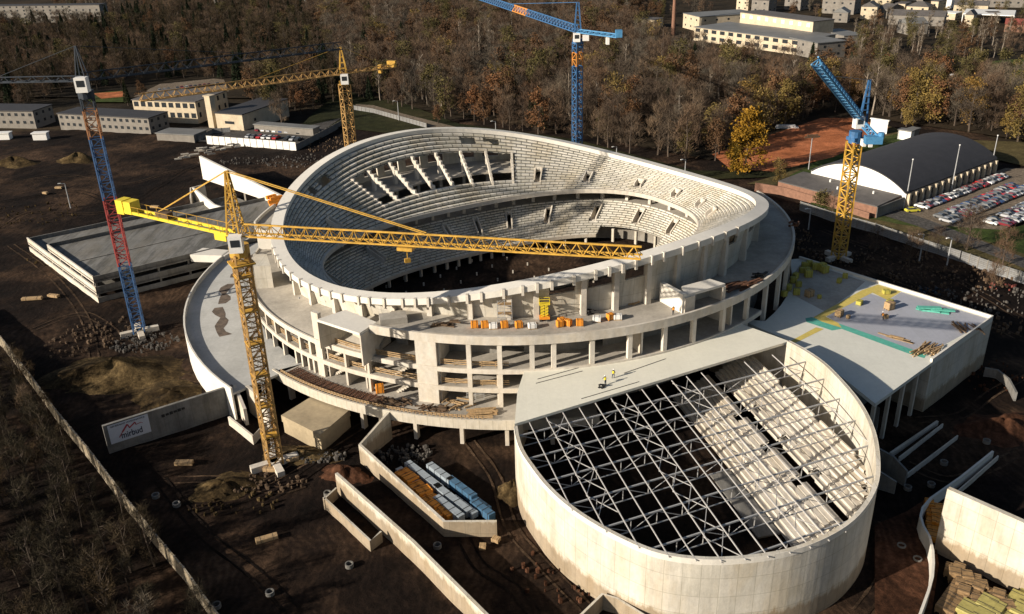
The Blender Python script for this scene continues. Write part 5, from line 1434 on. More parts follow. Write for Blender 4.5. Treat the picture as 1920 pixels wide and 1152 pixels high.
# ------------------------------------------------------------------ cars
CARC = {'white': (0.75, 0.75, 0.74), 'silver': (0.42, 0.43, 0.45), 'black': (0.025, 0.027, 0.03), 'dark blue': (0.03, 0.06, 0.16), 'red': (0.40, 0.03, 0.03), 'dark red': (0.18, 0.02, 0.03), 'grey': (0.16, 0.165, 0.17), 'yellow': (0.60, 0.55, 0.06), 'green': (0.05, 0.12, 0.06)}
protos = {}
def make_car(cn_):
    root = empty('parked_car', (0, 0, -500), 'x', 'car')
    root.location = (0, 0, 0)
    m_ = paint('car_' + cn_.replace(' ', '_'), CARC[cn_], 0.25, 0.05); m_.node_tree.nodes['Principled BSDF'].inputs['Coat Weight'].default_value = 0.6
    prof = [(-2.15, .35), (-2.2, .75), (-2.0, .95), (-1.2, 1.0), (1.1, .98), (1.9, .88), (2.2, .65), (2.18, .35)]
    mb = MB()
    for s_, (w0) in ((1, .86),):
        L_ = [(x, -w0, z) for x, z in prof]; R_ = [(x, w0, z) for x, z in prof]
        mb.face(L_[::-1]); mb.face(R_)
        for i in range(len(prof)):
            j = (i + 1) % len(prof); mb.quad(L_[i], L_[j], R_[j], R_[i])
    # roof panel on pillars
    mb.prism([(-1.15, -.62), (0.25, -.62), (0.25, .62), (-1.15, .62)], 1.40, 1.46)
    mb.build('body', m_, root)
    mb = MB()
    lo = [(-1.75, -.8), (1.05, -.8), (1.05, .8), (-1.75, .8)]; hi = [(-1.2, -.62), (.3, -.62), (.3, .62), (-1.2, .62)]
    for i in range(4):
        j = (i + 1) % 4; mb.quad((lo[i][0], lo[i][1], .98), (lo[j][0], lo[j][1], .98), (hi[j][0], hi[j][1], 1.41), (hi[i][0], hi[i][1], 1.41))
    mb.build('windows', M['dark'], root)
    for x in (-1.35, 1.35):
        for y in (-.8, .8):
            mb = MB(); n_ = 10
            A_ = [(x + .32 * math.cos(2 * PI * k / n_), y - .1, .32 + .32 * math.sin(2 * PI * k / n_)) for k in range(n_)]; B_ = [(p[0], y + .1, p[2]) for p in A_]
            mb.face(A_); mb.face(B_[::-1])
            for k in range(n_): mb.quad(A_[k], A_[(k + 1) % n_], B_[(k + 1) % n_], B_[k])
            mb.build('wheel', M['black'], root)
    return root
rc = random.Random(21); used = {}
cols = ['white', 'silver', 'black', 'dark blue', 'grey', 'dark red', 'grey', 'silver', 'white', 'black', 'silver', 'red']
def put_car(x, y, z, rz, c, label, group):
    if c not in protos:
        r = make_car(c); protos[c] = r; r.location = (x, y, z); r.rotation_euler = (0, 0, rz); r['label'] = label; r['group'] = group
    else: dup(protos[c], (x, y, z), rz, label, group)
def carrow(a, b, n_, label, group, face=PI / 2, skip=0.08, rel=True, z=0.12, colors=None):
    A_, B_ = P(a[0], a[1], 0), P(b[0], b[1], 0); d = B_ - A_; an = math.atan2(d.y, d.x)
    for i in range(n_):
        if rc.random() < skip: continue
        p = A_.lerp(B_, i / max(1, n_ - 1)); c = colors[i % len(colors)] if colors else rc.choice(cols)
        put_car(p.x + rc.uniform(-.15, .15), p.y + rc.uniform(-.2, .2), z, an + face + rc.choice((0, PI)) + rc.uniform(-.04, .04), c, '%s car, %s from the left in the %s' % (c, ORD[i], label), group)
carrow((1728, 391), (1876, 334), 21, 'row along the dark arched hall', 'cars along the arched hall', colors=['white', 'dark red', 'silver', 'silver', 'dark blue', 'red', 'white', 'white', 'black', 'white', 'silver', 'dark red', 'dark red', 'black', 'red', 'red', 'white', 'grey', 'silver', 'red', 'white'], skip=0)
carrow((1756, 414), (1912, 346), 21, 'left middle car park row', 'cars in the middle of the car park')
carrow((1776, 418), (1935, 352), 21, 'right middle car park row', 'cars in the middle of the car park')
carrow((1856, 421), (1960, 372), 13, 'nearest car park row', 'cars in the nearest row')
carrow((1880, 424), (1985, 380), 13, 'lawn side car park row', 'cars in the nearest row')
put_car(*P(1710, 398, 0).xy, 0.12, 0.1, 'yellow', 'yellow car parked alone at the front corner of the arched hall', 'cars along the arched hall')
carrow((468, 258), (560, 264), 10, 'row behind the white panel fence', 'cars in the school yard', z=0.12)
carrow((486, 246), (575, 252), 9, 'row under the car shelter', 'cars in the school yard', z=0.12)
carrow((300, 172), (408, 160), 14, 'far car park at the upper left', 'cars in the far upper left car park', z=0.14)
carrow((1640, 103), (1672, 106), 5, 'yard among trees, upper right', 'cars in the upper right yard', colors=['red', 'dark red', 'white', 'red', 'dark red'], skip=0, z=0.15)
carrow((1745, 145), (1790, 143), 2, 'clearing below the birches', 'cars in the clearing', colors=['red', 'white'], skip=0, z=0.15, face=0)

# ------------------------------------------------------------------ goods and site clutter
def stack_mesh(n_layers, L_, W_, H_, gap=0.06, rnd=None):
    mb = MB()
    for k in range(n_layers): mb.box((rnd.uniform(-.06, .06), rnd.uniform(-.05, .05), k * (H_ + gap)), (L_ * rnd.uniform(.96, 1.0), W_, H_), rnd.uniform(-.03, .03))
    return mb
def crate_proto(name, mat, L_, W_, H_, straps='timber', cat='crate'):
    r = random.Random(hash(name) % 97 if False else len(name)); root = empty(name, (0, 0, 0), 'x', cat)
    mb = MB(); mb.box((0, 0, 0.14), (L_, W_, H_)); 
    for o_ in (mb.build('pack', M[mat], root),):
        bm = bmesh.new(); bm.from_mesh(o_.data); bmesh.ops.remove_doubles(bm, verts=bm.verts, dist=.001)
        bmesh.ops.bevel(bm, geom=bm.edges[:], offset=min(L_, W_, H_) * .08, segments=1, affect='EDGES'); bm.to_mesh(o_.data); bm.free()
    mb = MB()
    for y in (-W_ * .4, 0, W_ * .4): mb.box((0, y, 0), (L_ * 1.02, .12, .14))
    mb.build('pallet', M[straps], root)
    mb = MB()
    for x in (-L_ * .28, L_ * .28): mb.box((x, 0, .13), (.06, W_ + .03, H_ + .03))
    mb.build('strap', M['black'], root)
    return root
class Pool:
    def __init__(s, fn): s.fn = fn; s.p = None
    def put(s, loc, rz, label, group, scale=None):
        if s.p is None:
            s.p = s.fn(); r = s.p; r.location = loc; r.rotation_euler = (0, 0, rz); r['label'] = label; r['group'] = group
            if scale: r.scale = scale
            return r
        return dup(s.p, loc, rz, label, group, scale or (1, 1, 1))
rg = random.Random(5)
def named(nm): return nm
orangec = Pool(lambda: crate_proto('orange_crate', 'orangebox', 1.3, 1.0, 1.15))
whitec = Pool(lambda: crate_proto('white_crate', 'white', 1.5, 1.1, 0.9))
yc = Pool(lambda: crate_proto('insulation_pack', 'ybox', 1.9, 1.4, 1.9, cat='insulation pack'))
yf = Pool(lambda: crate_proto('formwork_stack', 'yform', 3.0, 2.2, 0.9, cat='formwork stack'))
bp_ = Pool(lambda: crate_proto('brick_pallet', 'brownpack', 1.9, 1.6, 1.1, cat='pallet'))
op = Pool(lambda: crate_proto('orange_pack', 'orangebox', 2.1, 1.2, 0.8, cat='pack'))
tb = Pool(lambda: crate_proto('timber_stack', 'timber', 3.2, 1.2, 0.7, cat='timber stack'))
bc = Pool(lambda: crate_proto('brown_crate', 'timber', 1.6, 1.3, 1.3, cat='crate'))
G1 = 'crates lined up on the front terrace'
for i, u in enumerate((890, 909, 946, 973)):
    p = P(u, 615, 19.5); orangec.put(tuple(p), rg.uniform(-.3, .3), 'orange crate on the terrace, number %s from the left of the front four' % ['one', 'two', 'three', 'four'][i], G1)
for u, v, lb in ((1050, 613, 'in the middle orange heap, left'), (1053, 608, 'on top of the middle orange heap'), (1065, 611, 'right of the middle orange heap'), (1087, 611, 'alone right of the orange heap'), (1144, 600, 'between two white crates at the right')):
    p = P(u, v, 19.5); orangec.put(tuple(p), rg.uniform(-.6, .6), 'orange crate on the terrace ' + lb, G1)
p = P(713, 737, 5.4); orangec.put(tuple(p), .2, 'lone yellow orange crate on the podium under the left bays', 'crates on the podium', (1.2, 1.2, 1.4))
for u, v, lb in ((925, 616, 'between the orange crates, left'), (998, 616, 'right of the four orange crates'), (1119, 603, 'left of the far orange crate'), (1158, 599, 'right of the far orange crate')):
    p = P(u, v, 19.5); whitec.put(tuple(p), rg.uniform(-.2, .2), 'white crate on the terrace ' + lb, G1)
# insulation packs on the flat roof
for u, v, s_ in ((1528, 506, 1.1), (1540, 508, 1.3), (1546, 512, 1.2), (1517, 500, 1), (1508, 503, 1), (1515, 520, 1.2), (1513, 512, .9), (1491, 523, 1), (1487, 531, 1), (1478, 545, 1), (1493, 553, 1.0), (1470, 556, .9), (1503, 512, .9), (1584, 522, .8), (1573, 531, .8), (1536, 560, .6), (1497, 538, .9)):
    p = P(u, v, 10.5); s_ *= .72; yc.put(tuple(p), rg.uniform(-.3, .9), 'yellow insulation pack on the flat roof, %s part of the cluster, %s' % ('upper' if v < 515 else 'middle' if v < 535 else 'lower', 'left side' if u < 1505 else 'centre' if u < 1530 else 'right side'), 'insulation packs on the flat roof', (s_, s_, s_))
for u, v, lb in ((1611, 571, 'left of the three on the grey membrane'), (1668, 570, 'right of the three on the grey membrane'), (1661, 551, 'on the yellow strip corner')):
    p = P(u, v, 10.5); yc.put(tuple(p), rg.uniform(-.3, .9), 'small yellow heap of boards ' + lb, 'yellow heaps on the membrane', (.8, .8, .45))
for u, v, lb, s_ in ((1573, 593, 'near the left corner of the grey membrane', 1), (1667, 580, 'in the middle of the grey membrane', 1.15), (1517, 556, 'beside the insulation packs, upright', 1.1), (1660, 597, 'low and flat on the grey membrane', .6), (1590, 597, 'flattened beside the left brown crate', .5)):
    p = P(u, v, 10.5); bc.put(tuple(p), rg.uniform(0, .8), 'brown crate ' + lb, 'brown crates on the flat roof', (s_, s_, s_))
def loose(name, mat, px, z, n_, size, spread, label, cat, rz=0.0, seed=1, rnd_rz=.3):
    r = random.Random(seed); c = P(px[0], px[1], z); mb = MB()
    co, si = math.cos(rz), math.sin(rz); zz = z
    for k in range(n_):
        x, y = r.uniform(-spread[0], spread[0]), r.uniform(-spread[1], spread[1])
        L_ = size[0] * r.uniform(.6, 1.1)
        mb.box((c.x + co * x - si * y, c.y + si * x + co * y, z - .02 + (k % 4) * size[2] * .8), (L_, size[1] * r.uniform(.7, 1.1), size[2]), rz + r.uniform(-rnd_rz, rnd_rz))
    return tag(mb.build(name, M[mat]), label, cat)
loose('plank_heap', 'timber', (1738, 658), 10.5, 26, (4.5, .22, .2), (2, 1.6), 'heap of planks at the front corner of the flat roof', 'planks', .7, 1)
loose('plank_heap', 'timber_d', (1815, 617), 10.5, 16, (4, .25, .15), (1, 2.4), 'heap of planks near the far right corner of the flat roof', 'planks', 1.5, 2)
loose('teal_boards', 'teal', (1752, 584), 10.5, 6, (4.5, 1.2, .25), (1.5, .3), 'loose teal insulation boards on the grey membrane', 'boards', -.3, 3)
loose('plank_heap', 'timber', (1700, 640), 10.5, 10, (3, .6, .06), (5, .5), 'loose tan boards lying along the teal strip', 'planks', -.72, 4, .1)
loose('plank_heap', 'timber', (905, 775), 5.4, 16, (4.6, .5, .22), (.8, 1.0), 'stack of light timber beams on the podium near the truss hall', 'planks', .05, 5, .06)
loose('plank_heap', 'timber_d', (815, 770), 5.4, 22, (2.4, .25, .2), (3, 1.0), 'dark timber heap at the foot of the wide facade pillar', 'planks', .2, 6, .9)
loose('plank_heap', 'timber_d', (755, 757), 5.4, 20, (2.6, .3, .2), (5, 1.2), 'scattered dark timber along the podium edge left of the wide pillar', 'planks', -.2, 7, .9)
loose('plank_heap', 'timber', (860, 760), 5.4, 14, (2.4, .25, .2), (2.6, 1.6), 'light timber heap in the bay right of the wide pillar', 'planks', .2, 8, .9)
loose('plank_heap', 'timber_d', (838, 611), 19.5, 14, (2.6, .3, .25), (1.8, .7), 'brown timber heap on the terrace left of the orange crates', 'planks', .1, 9, .5)
loose('plank_heap', 'black', (1105, 590), 19.5, 8, (1.6, .4, .3), (1.2, .5), 'small dark heap on the terrace below the rim', 'planks', .1, 10, .8)
loose('plank_heap', 'timber', (1190, 569), 19.5, 8, (1.8, .3, .2), (1.5, .5), 'small mixed heap at the foot of the bowl wall near the stair house', 'planks', .1, 11, .8)
loose('rebar_heap', 'rust', (1388, 537), 19.5, 24, (4.5, .5, .25), (3.2, 1.5), 'brown rusty reinforcement heap on the terrace right of the stair house', 'rebar', .5, 12, .3)
loose('rebar_heap', 'rust', (1490, 425), 19.5, 10, (1.8, .4, .4), (1.0, .8), 'small red brown heap on the far right of the terrace', 'rebar', .5, 13, .9)
loose('plank_heap', 'black', (1425, 520), 19.5, 8, (1.8, .5, .3), (1.2, .7), 'dark heap on the right terrace near the parapet', 'planks', .5, 14, .9)
loose('pipe_bundle', 'steel', (560, 560), 18.0, 1, (.3, .3, .3), (.1, .1), 'small steel piece on the left terrace', 'pipes', .5, 15)
# scissor lift and scaffold on the terrace
p = P(1021, 601, 19.5); sl_ = empty('scissor_lift', tuple(p), 'yellow scissor lift raised against the bowl wall', 'scissor lift', rz=0)
mb = MB(); mb.box((p.x, p.y, 19.9), (1.9, 1.1, .5)); mb.build('chassis', M['orangebox'], sl_)
mb = MB()
for k in range(4):
    z = 20.4 + k * .6
    for y in (-.4, .4): mb.bar((p.x - .75, p.y + y, z), (p.x + .75, p.y + y, z + .6), .1); mb.bar((p.x + .75, p.y + y, z), (p.x - .75, p.y + y, z + .6), .1)
mb.build('scissor_arms', M['yellow_b'], sl_)
mb = MB(); mb.box((p.x, p.y, 22.8), (2.0, 1.1, .15))
for x in (-.95, .95):
    for y in (-.5, .5): mb.bar((p.x + x, p.y + y, 22.9), (p.x + x, p.y + y, 23.9), .08)
for y in (-.5, .5): mb.bar((p.x - .95, p.y + y, 23.9), (p.x + .95, p.y + y, 23.9), .08)
mb.build('platform', M['yellow_b'], sl_)
for x in (-.7, .7): mb = MB(); mb.box((p.x + x, p.y, 19.5), (.45, 1.15, .42)); mb.build('wheel_pair', M['black'], sl_)
def scaffold(px, z, w_s, d_s, h_s, label):
    p = P(px[0], px[1], z); r = empty('scaffold_tower', tuple(p), label, 'scaffold')
    mb = MB()
    for x in (-w_s / 2, 0, w_s / 2):
        for y in (-d_s / 2, d_s / 2): mb.bar((p.x + x, p.y + y, z), (p.x + x, p.y + y, z + h_s), .09)
    k = 0
    while k * 1.2 < h_s:
        zz = z + k * 1.2
        for y in (-d_s / 2, d_s / 2): mb.bar((p.x - w_s / 2, p.y + y, zz), (p.x + w_s / 2, p.y + y, zz), .07); mb.bar((p.x - w_s / 2, p.y + y, zz), (p.x, p.y + y, zz + 1.1), .06)
        k += 1
    mb.build('tubes', M['steel'], r)
    k = 1
    while k * 1.8 < h_s:
        mb = MB(); mb.box((p.x, p.y, z + k * 1.8), (w_s, d_s, .08)); mb.build('deck', M['timber'], r); k += 1
scaffold((947, 604), 19.5, 2.6, 1.2, 4.6, 'scaffold tower against the bowl wall left of the scissor lift')
scaffold((892, 745), 5.4, 3.2, 1.6, 3.6, 'scaffold in the lower bay right of the wide pillar')
# stack of goods inside the angled wall
sd0 = P(760, 880, 0); sdir = (P(905, 985, 0) - P(770, 880, 0)).normalized(); sr = math.atan2(sdir.y, sdir.x)
def bundle(px, L_, W_, H_, mat, label, grp, nm='panel_bundle'):
    p = P(px[0], px[1], 0); r = empty(nm, (p.x, p.y, -.2), label, 'bundle', grp, sr)
    mb = MB(); mb.box((0, 0, .15), (L_, W_, H_), 0); 
    o_ = MB()
    co, si = math.cos(sr), math.sin(sr)
    def tw(x, y): return (p.x + co * x - si * y, p.y + si * x + co * y)
    m1 = MB(); m1.prism([tw(-L_ / 2, -W_ / 2), tw(L_ / 2, -W_ / 2), tw(L_ / 2, W_ / 2), tw(-L_ / 2, W_ / 2)], 0.0, H_); m1.build('wrapped_panels', M[mat], r)
    for k in range(4):
        x = -L_ * .4 + k * L_ * .266; m1 = MB(); m1.prism([tw(x, -W_ / 2 - .03), tw(x + .12, -W_ / 2 - .03), tw(x + .12, W_ / 2 + .03), tw(x, W_ / 2 + .03)], -.1, H_ + .04); m1.build('strap', M['black'], r)
for k, (u, v, L_, m_, lb) in enumerate([(772, 905, 8.0, 'whitefoil', 'upper left end'), (795, 900, 10, 'whitefoil', 'second from the upper left'), (826, 897, 6.5, 'whitefoil', 'upper right, short one'), (800, 935, 7, 'whitefoil', 'left of the middle'), (848, 943, 9.5, 'whitefoil', 'long one in the middle'), (866, 925, 7, 'bluefoil', 'dark blue one in the middle'), (886, 940, 8.5, 'bluefoil', 'right blue one'), (905, 962, 5, 'bluefoil', 'lower right blue one'), (842, 962, 7, 'whitefoil', 'lowest pale one'), (870, 955, 6, 'whitefoil', 'pale one beside the blue')]):
    bundle((u, v), L_, 1.25, 1.0 + .25 * (k % 3), m_, 'foil wrapped panel bundle inside the angled wall, ' + lb, 'panel bundles inside the angled wall')
i = 0
for r0, (u0, v0) in enumerate([(753, 892), (762, 888)]):
    for k in range(7):
        if r0 == 1 and k > 4: continue
        p = P(u0 + k * 12.5 + rg.uniform(-1, 1), v0 + k * 12 + 4, 0); op.put((p.x, p.y, -.2), sr + rg.uniform(-.15, .15), 'orange wrapped pack beside the foil bundles, %s row, %s from the top' % ('left' if r0 == 0 else 'right', ORD[k]), 'orange packs inside the angled wall', (1, 1.25, 1.3 + .4 * (k % 2)))
for k in range(5):
    p = P(806 + k * 8, 936 + k * 9, 0); op.put((p.x, p.y, -.2), sr, 'orange wrapped pack between the foil bundles, %s from the top' % ORD[k], 'orange packs inside the angled wall', (1, 1, 1.5))
# lower right goods
for k in range(30):
    u = 1785 + (k % 8) * 14 + rg.uniform(-4, 4) + (k // 8) * 6; v = 1072 + (k % 8) * 8.5 + (k // 8) * 15 + rg.uniform(-4, 4)
    if u > 1900 or v > 1148: continue
    p = P(u, v, 0); bp_.put((p.x, p.y, -.3), 1.1 + rg.uniform(-.25, .25), 'brown pallet below the tall wall, %s row from it, %s from the left' % (ORD[k // 8], ORD[k % 8]), 'brown pallets below the tall wall', (1, 1, rg.uniform(.8, 1.5)))
for k in range(8):
    p = P(1767 + (k % 4) * 9 + (k // 4) * 13, 1142 - (k % 4) * 13 + (k // 4) * 8, 0); bp_.put((p.x, p.y, -.3), .8, 'brown stone pallet beside the s shaped wall, %s line, %s from the bottom' % ('left' if k < 4 else 'right', ORD[k % 4]), 'brown pallets beside the s shaped wall')
for k, (u, v) in enumerate([(1812, 1152), (1832, 1150), (1848, 1143), (1862, 1152), (1878, 1163), (1905, 1132), (1922, 1126), (1912, 1155), (1842, 1165), (1900, 1172)]):
    p = P(u, v, 0); yf.put((p.x, p.y, -.3), .75, 'yellow formwork stack in the bottom right corner, %s from the left' % ORD[k], 'yellow formwork stacks', (1, 1, rg.uniform(.9, 1.8)))
for k in range(14):
    p = P(1741 + (k % 3) * 9 + (k // 3) * 1.5, 953 + (k // 3) * 14 + (k % 3) * 4, 0)
    op.put((p.x, p.y, -.3), 1.2 + rg.uniform(-.2, .2), 'orange pack between the curved and tall walls, %s row down, %s from left' % (ORD[k // 3], ORD[k % 3]), 'orange packs beside the tall wall', (.9, 1.1, rg.uniform(1.0, 2.0)))
# concrete rings, barrels, small things on the soil
def ring_proto():
    root = empty('concrete_ring', (0, 0, 0), 'x', 'concrete ring'); mb = MB(); n_ = 16
    for k in range(n_):
        a, b = 2 * PI * k / n_, 2 * PI * (k + 1) / n_
        mb.prism([(.6 * math.cos(a), .6 * math.sin(a)), (.6 * math.cos(b), .6 * math.sin(b)), (.8 * math.cos(b), .8 * math.sin(b)), (.8 * math.cos(a), .8 * math.sin(a))], 0, .8)
    mb.build('ring', M['grey'], root); root.scale = (.8, .8, .8); return root
rp_ = Pool(ring_proto)
for (u, v, lb) in [(331, 946, 'on dark soil left of the yellow crane, lower left'), (292, 930, 'on dark soil near the tan boundary wall'), (820, 1024, 'right of the long diagonal wall'), (655, 1060, 'left of the long diagonal wall'), (614, 926, 'at the top end of the long diagonal wall'), (1720, 1050, 'beside the s shaped wall'), (1690, 1025, 'on dark soil right of the truss hall'), (1850, 828, 'on brown soil right of the foundation strips'), (1770, 868, 'between the foundation strips'), (1702, 915, 'near the wing walls, left'), (1746, 909, 'near the wing walls, right'), (506, 1112, 'at the bottom edge left of centre'), (406, 1136, 'near the bottom edge beside the boundary wall'), (775, 780, 'under the podium front')]:
    p = P(u, v, 0); rp_.put((p.x, p.y, -.3), 0, 'concrete manhole ring ' + lb, 'concrete rings on the soil', (.8, .8, .8))
for k, (u, v, L_, lb) in enumerate([(345, 868, 3.2, 'pale plank pack below the banner wall'), (510, 880, 3, 'timber pack right under the yellow crane'), (540, 862, 4, 'timber pack right of the yellow crane base'), (60, 560, 5, 'pale planks left of the parking deck corner'), (100, 555, 3, 'pale planks below the parking deck corner'), (500, 1010, 3.4, 'flat tan board pack in the dark soil'), (930, 1012, 1.2, 'small white block below the angled wall'), (905, 1025, 1.0, 'small white block further below the angled wall'), (290, 388, 3, 'white boards near the lone lamp post'), (110, 352, 2.5, 'pale boards on open soil at the left, upper'), (85, 362, 2, 'pale boards on open soil at the left, lower')]):
    p = P(u, v, 0); tb.put((p.x, p.y, -.3), rg.uniform(-.5, .5), lb, 'small packs scattered on the soil', (L_ / 3.2, .9, .8))
# heaps of blocks on the site behind the arena and to the right
def rubble(px, n_, sx, sy, mats_, label, seed, s0=.25, s1=1.0, flat=.55):
    r = random.Random(seed); c = P(px[0], px[1], 0); mb = MB()
    for k in range(int(n_ * 1.6)):
        a = r.uniform(0, 2 * PI); q_ = math.sqrt(r.random()); x, y = c.x + sx * q_ * math.cos(a), c.y + sy * q_ * math.sin(a); s_ = s0 + (s1 - s0) * r.random() ** 2.2
        h_ = s_ * flat * r.uniform(.5, 1.2)
        pts_ = [(x + s_ * .5 * math.cos(t + r.uniform(-.3, .3)) * r.uniform(.6, 1), y + s_ * .5 * math.sin(t + r.uniform(-.3, .3)) * r.uniform(.6, 1)) for t in (0.4, 1.6, 2.9, 4.2, 5.4)]
        mb.prism(pts_, -.6, [h_ * r.uniform(.5, 1.1) - .2 for _ in pts_])
    o = mb.build('rubble', M[mats_]); tag(o, label, 'rubble'); o['kind'] = 'stuff'
RB = [((475, 300), 70, 22, 5, 'rubble', 'rubble and block rows on the soil behind the parking deck'), ((560, 300), 60, 14, 10, 'rubble', 'broken slabs left of the arena rim'), ((610, 270), 60, 10, 12, 'timber_d', 'timber and block scatter below the back yellow crane'),
      ((1760, 520), 120, 20, 9, 'timber_d', 'dark timber scatter behind the flat roof block'), ((1870, 560), 90, 16, 8, 'rubble', 'pale slab scatter behind the flat roof block'), ((1880, 535), 12, 4, 3, 'tile', 'red board pile behind the flat roof block'), ((1750, 545), 24, 5, 2.5, 'blue_d', 'dark blue sheet pile behind the flat roof block'), ((1640, 480), 80, 16, 8, 'timber_d', 'scattered dark timber beside the luffing crane'),
      ((270, 640), 80, 8, 5, 'rubble', 'rubble round the foot of the blue and red crane'), ((200, 610), 40, 10, 6, 'timber_d', 'timber scatter below the parking deck'), ((590, 855), 60, 6, 2, 'rubble', 'broken concrete beside the tan slab box'), ((500, 905), 40, 7, 3, 'timber_d', 'timber scatter in front of the yellow crane base'),
      ((440, 940), 30, 8, 4, 'mound', 'gravel lumps left of the yellow crane base'), ((1500, 450), 70, 5, 14, 'timber_d', 'debris strip along the right foot of the arena'), ((1850, 700), 40, 8, 8, 'soil_r', 'soil lumps at the right edge'),
      ((1060, 1070), 40, 8, 6, 'soil_r', 'soil lumps along the foot of the truss hall'), ((760, 850), 70, 5, 3, 'rubble', 'pale debris under the podium front inside the angled wall'), ((160, 470), 50, 16, 14, 'mound', 'soil lumps left of the parking deck'), ((40, 400), 60, 20, 14, 'mound', 'soil lumps on the open ground at the left'), ((150, 640), 60, 8, 8, 'timber_d', 'dark lumps at the left near the boundary wall'), ((1900, 610), 40, 6, 6, 'timber_d', 'dark debris beyond the corner of the flat roof block'), ((980, 460), 50, 20, 8, 'timber_d', 'soil lumps on the arena floor')]
for k, (px, n_, sx, sy, m_, lb) in enumerate(RB): rubble(px, n_, sx, sy, m_, lb, 30 + k)
loose('board_row', 'plain', (376, 292), 0, 14, (3.4, .5, .5), (9, 1.2), 'row of pale concrete blocks left of the raised walkway, left', 'blocks', .5, 31, .15)
loose('board_row', 'plain', (410, 280), 0, 14, (3.4, .5, .5), (8, 1.2), 'row of pale concrete blocks left of the raised walkway, right', 'blocks', .35, 32, .15)
loose('orange_formwork', 'orangebox', (517, 385), 19.55, 10, (3.2, 1.0, .8), (1.5, 2.8), 'orange formwork panels stacked outside the left end of the rim', 'formwork', .6, 33, .2)
loose('white_sheets', 'white', (1475, 240), 0, 3, (9, 2.2, .5), (2, .6), 'pale covered boat like bundle beside the clay courts', 'bundle', -.2, 34, .1)
loose('plank_heap', 'timber', (600, 378), 10.6, 12, (2.4, .4, .3), (3.2, 1.6), 'light timber heap on the concourse inside the left of the bowl', 'planks', .4, 35, .6)

# ------------------------------------------------------------------ people
def person(px, z, rz, label, vest='yellow_b', arms=0.5, bend=0.0):
    p = P(px[0], px[1], z); root = empty('person', tuple(p), label, 'person', 'workers on the roofs', 0)
    co, si = math.cos(rz), math.sin(rz)
    J = [(0, 0, .95), (0, bend * .3, 1.25), (0, bend * .5, 1.45), (0, bend * .55, 1.58), (0, bend * .6, 1.70),
         (.1, 0, .88), (.13, .08, .48), (.14, -.02, .06), (.14, .14, .03), (-.1, 0, .88), (-.14, -.12, .48), (-.15, -.22, .06), (-.15, -.06, .03),
         (.2, bend * .5, 1.42), (.28, .1 + bend, 1.16), (.26, .30 * arms + bend, 1.0), (-.2, bend * .5, 1.42), (-.29, .06 + bend, 1.16), (-.27, .25 * arms + bend, .98)]
    Ed = [(0, 1), (1, 2), (2, 3), (3, 4), (0, 5), (5, 6), (6, 7), (7, 8), (0, 9), (9, 10), (10, 11), (11, 12), (2, 13), (13, 14), (14, 15), (2, 16), (16, 17), (17, 18)]
    Rr = [.15, .15, .14, .06, .105, .10, .075, .05, .045, .10, .075, .05, .045, .07, .05, .04, .07, .05, .04]
    me = bpy.data.meshes.new('body'); me.from_pydata([(co * x - si * y, si * x + co * y, zz) for x, y, zz in J], Ed, []); me.materials.append(M['blue_d'])
    o = bpy.data.objects.new('body', me); COL.objects.link(o); o.parent = root
    md = o.modifiers.new('skin', 'SKIN')
    for i, r_ in enumerate(Rr): me.skin_vertices[0].data[i].radius = (r_, r_)
    me.skin_vertices[0].data[0].use_root = True
    o.modifiers.new('sub', 'SUBSURF').levels = 1
    mb = MB(); q_ = (0, bend * .35)
    mb.cyl((p.x + co * 0 - si * q_[1], p.y + co * q_[1], z + .98), .22, .48, 10, .2); mb.build('vest', M[vest], root)
    mb = MB(); hx, hy = -si * bend * .6, co * bend * .6
    mb.cyl((p.x + hx, p.y + hy, z + 1.70), .14, .07, 10, .13); mb.cyl((p.x + hx, p.y + hy, z + 1.77), .12, .07, 10, .05); mb.build('helmet', M['white'], root)
person((1135, 722), 12.9, .4, 'worker in yellow vest standing on the white roof, left of two', bend=.35)
person((1150, 709), 12.9, -.5, 'worker in yellow vest standing on the white roof, right of two')
person((1262, 590), 12.9 + 6.6, .2, 'worker in orange vest beside the stair house on the terrace', 'orangebox')
person((1655, 600), 10.5, 1.0, 'worker in orange vest on the grey roof membrane', 'orangebox', bend=.3)
loose('tool_pile', 'black', (1130, 727), 12.9, 5, (.8, .3, .2), (.6, .4), 'small dark tool pile beside the left worker on the white roof', 'tools', .4, 41, .8)

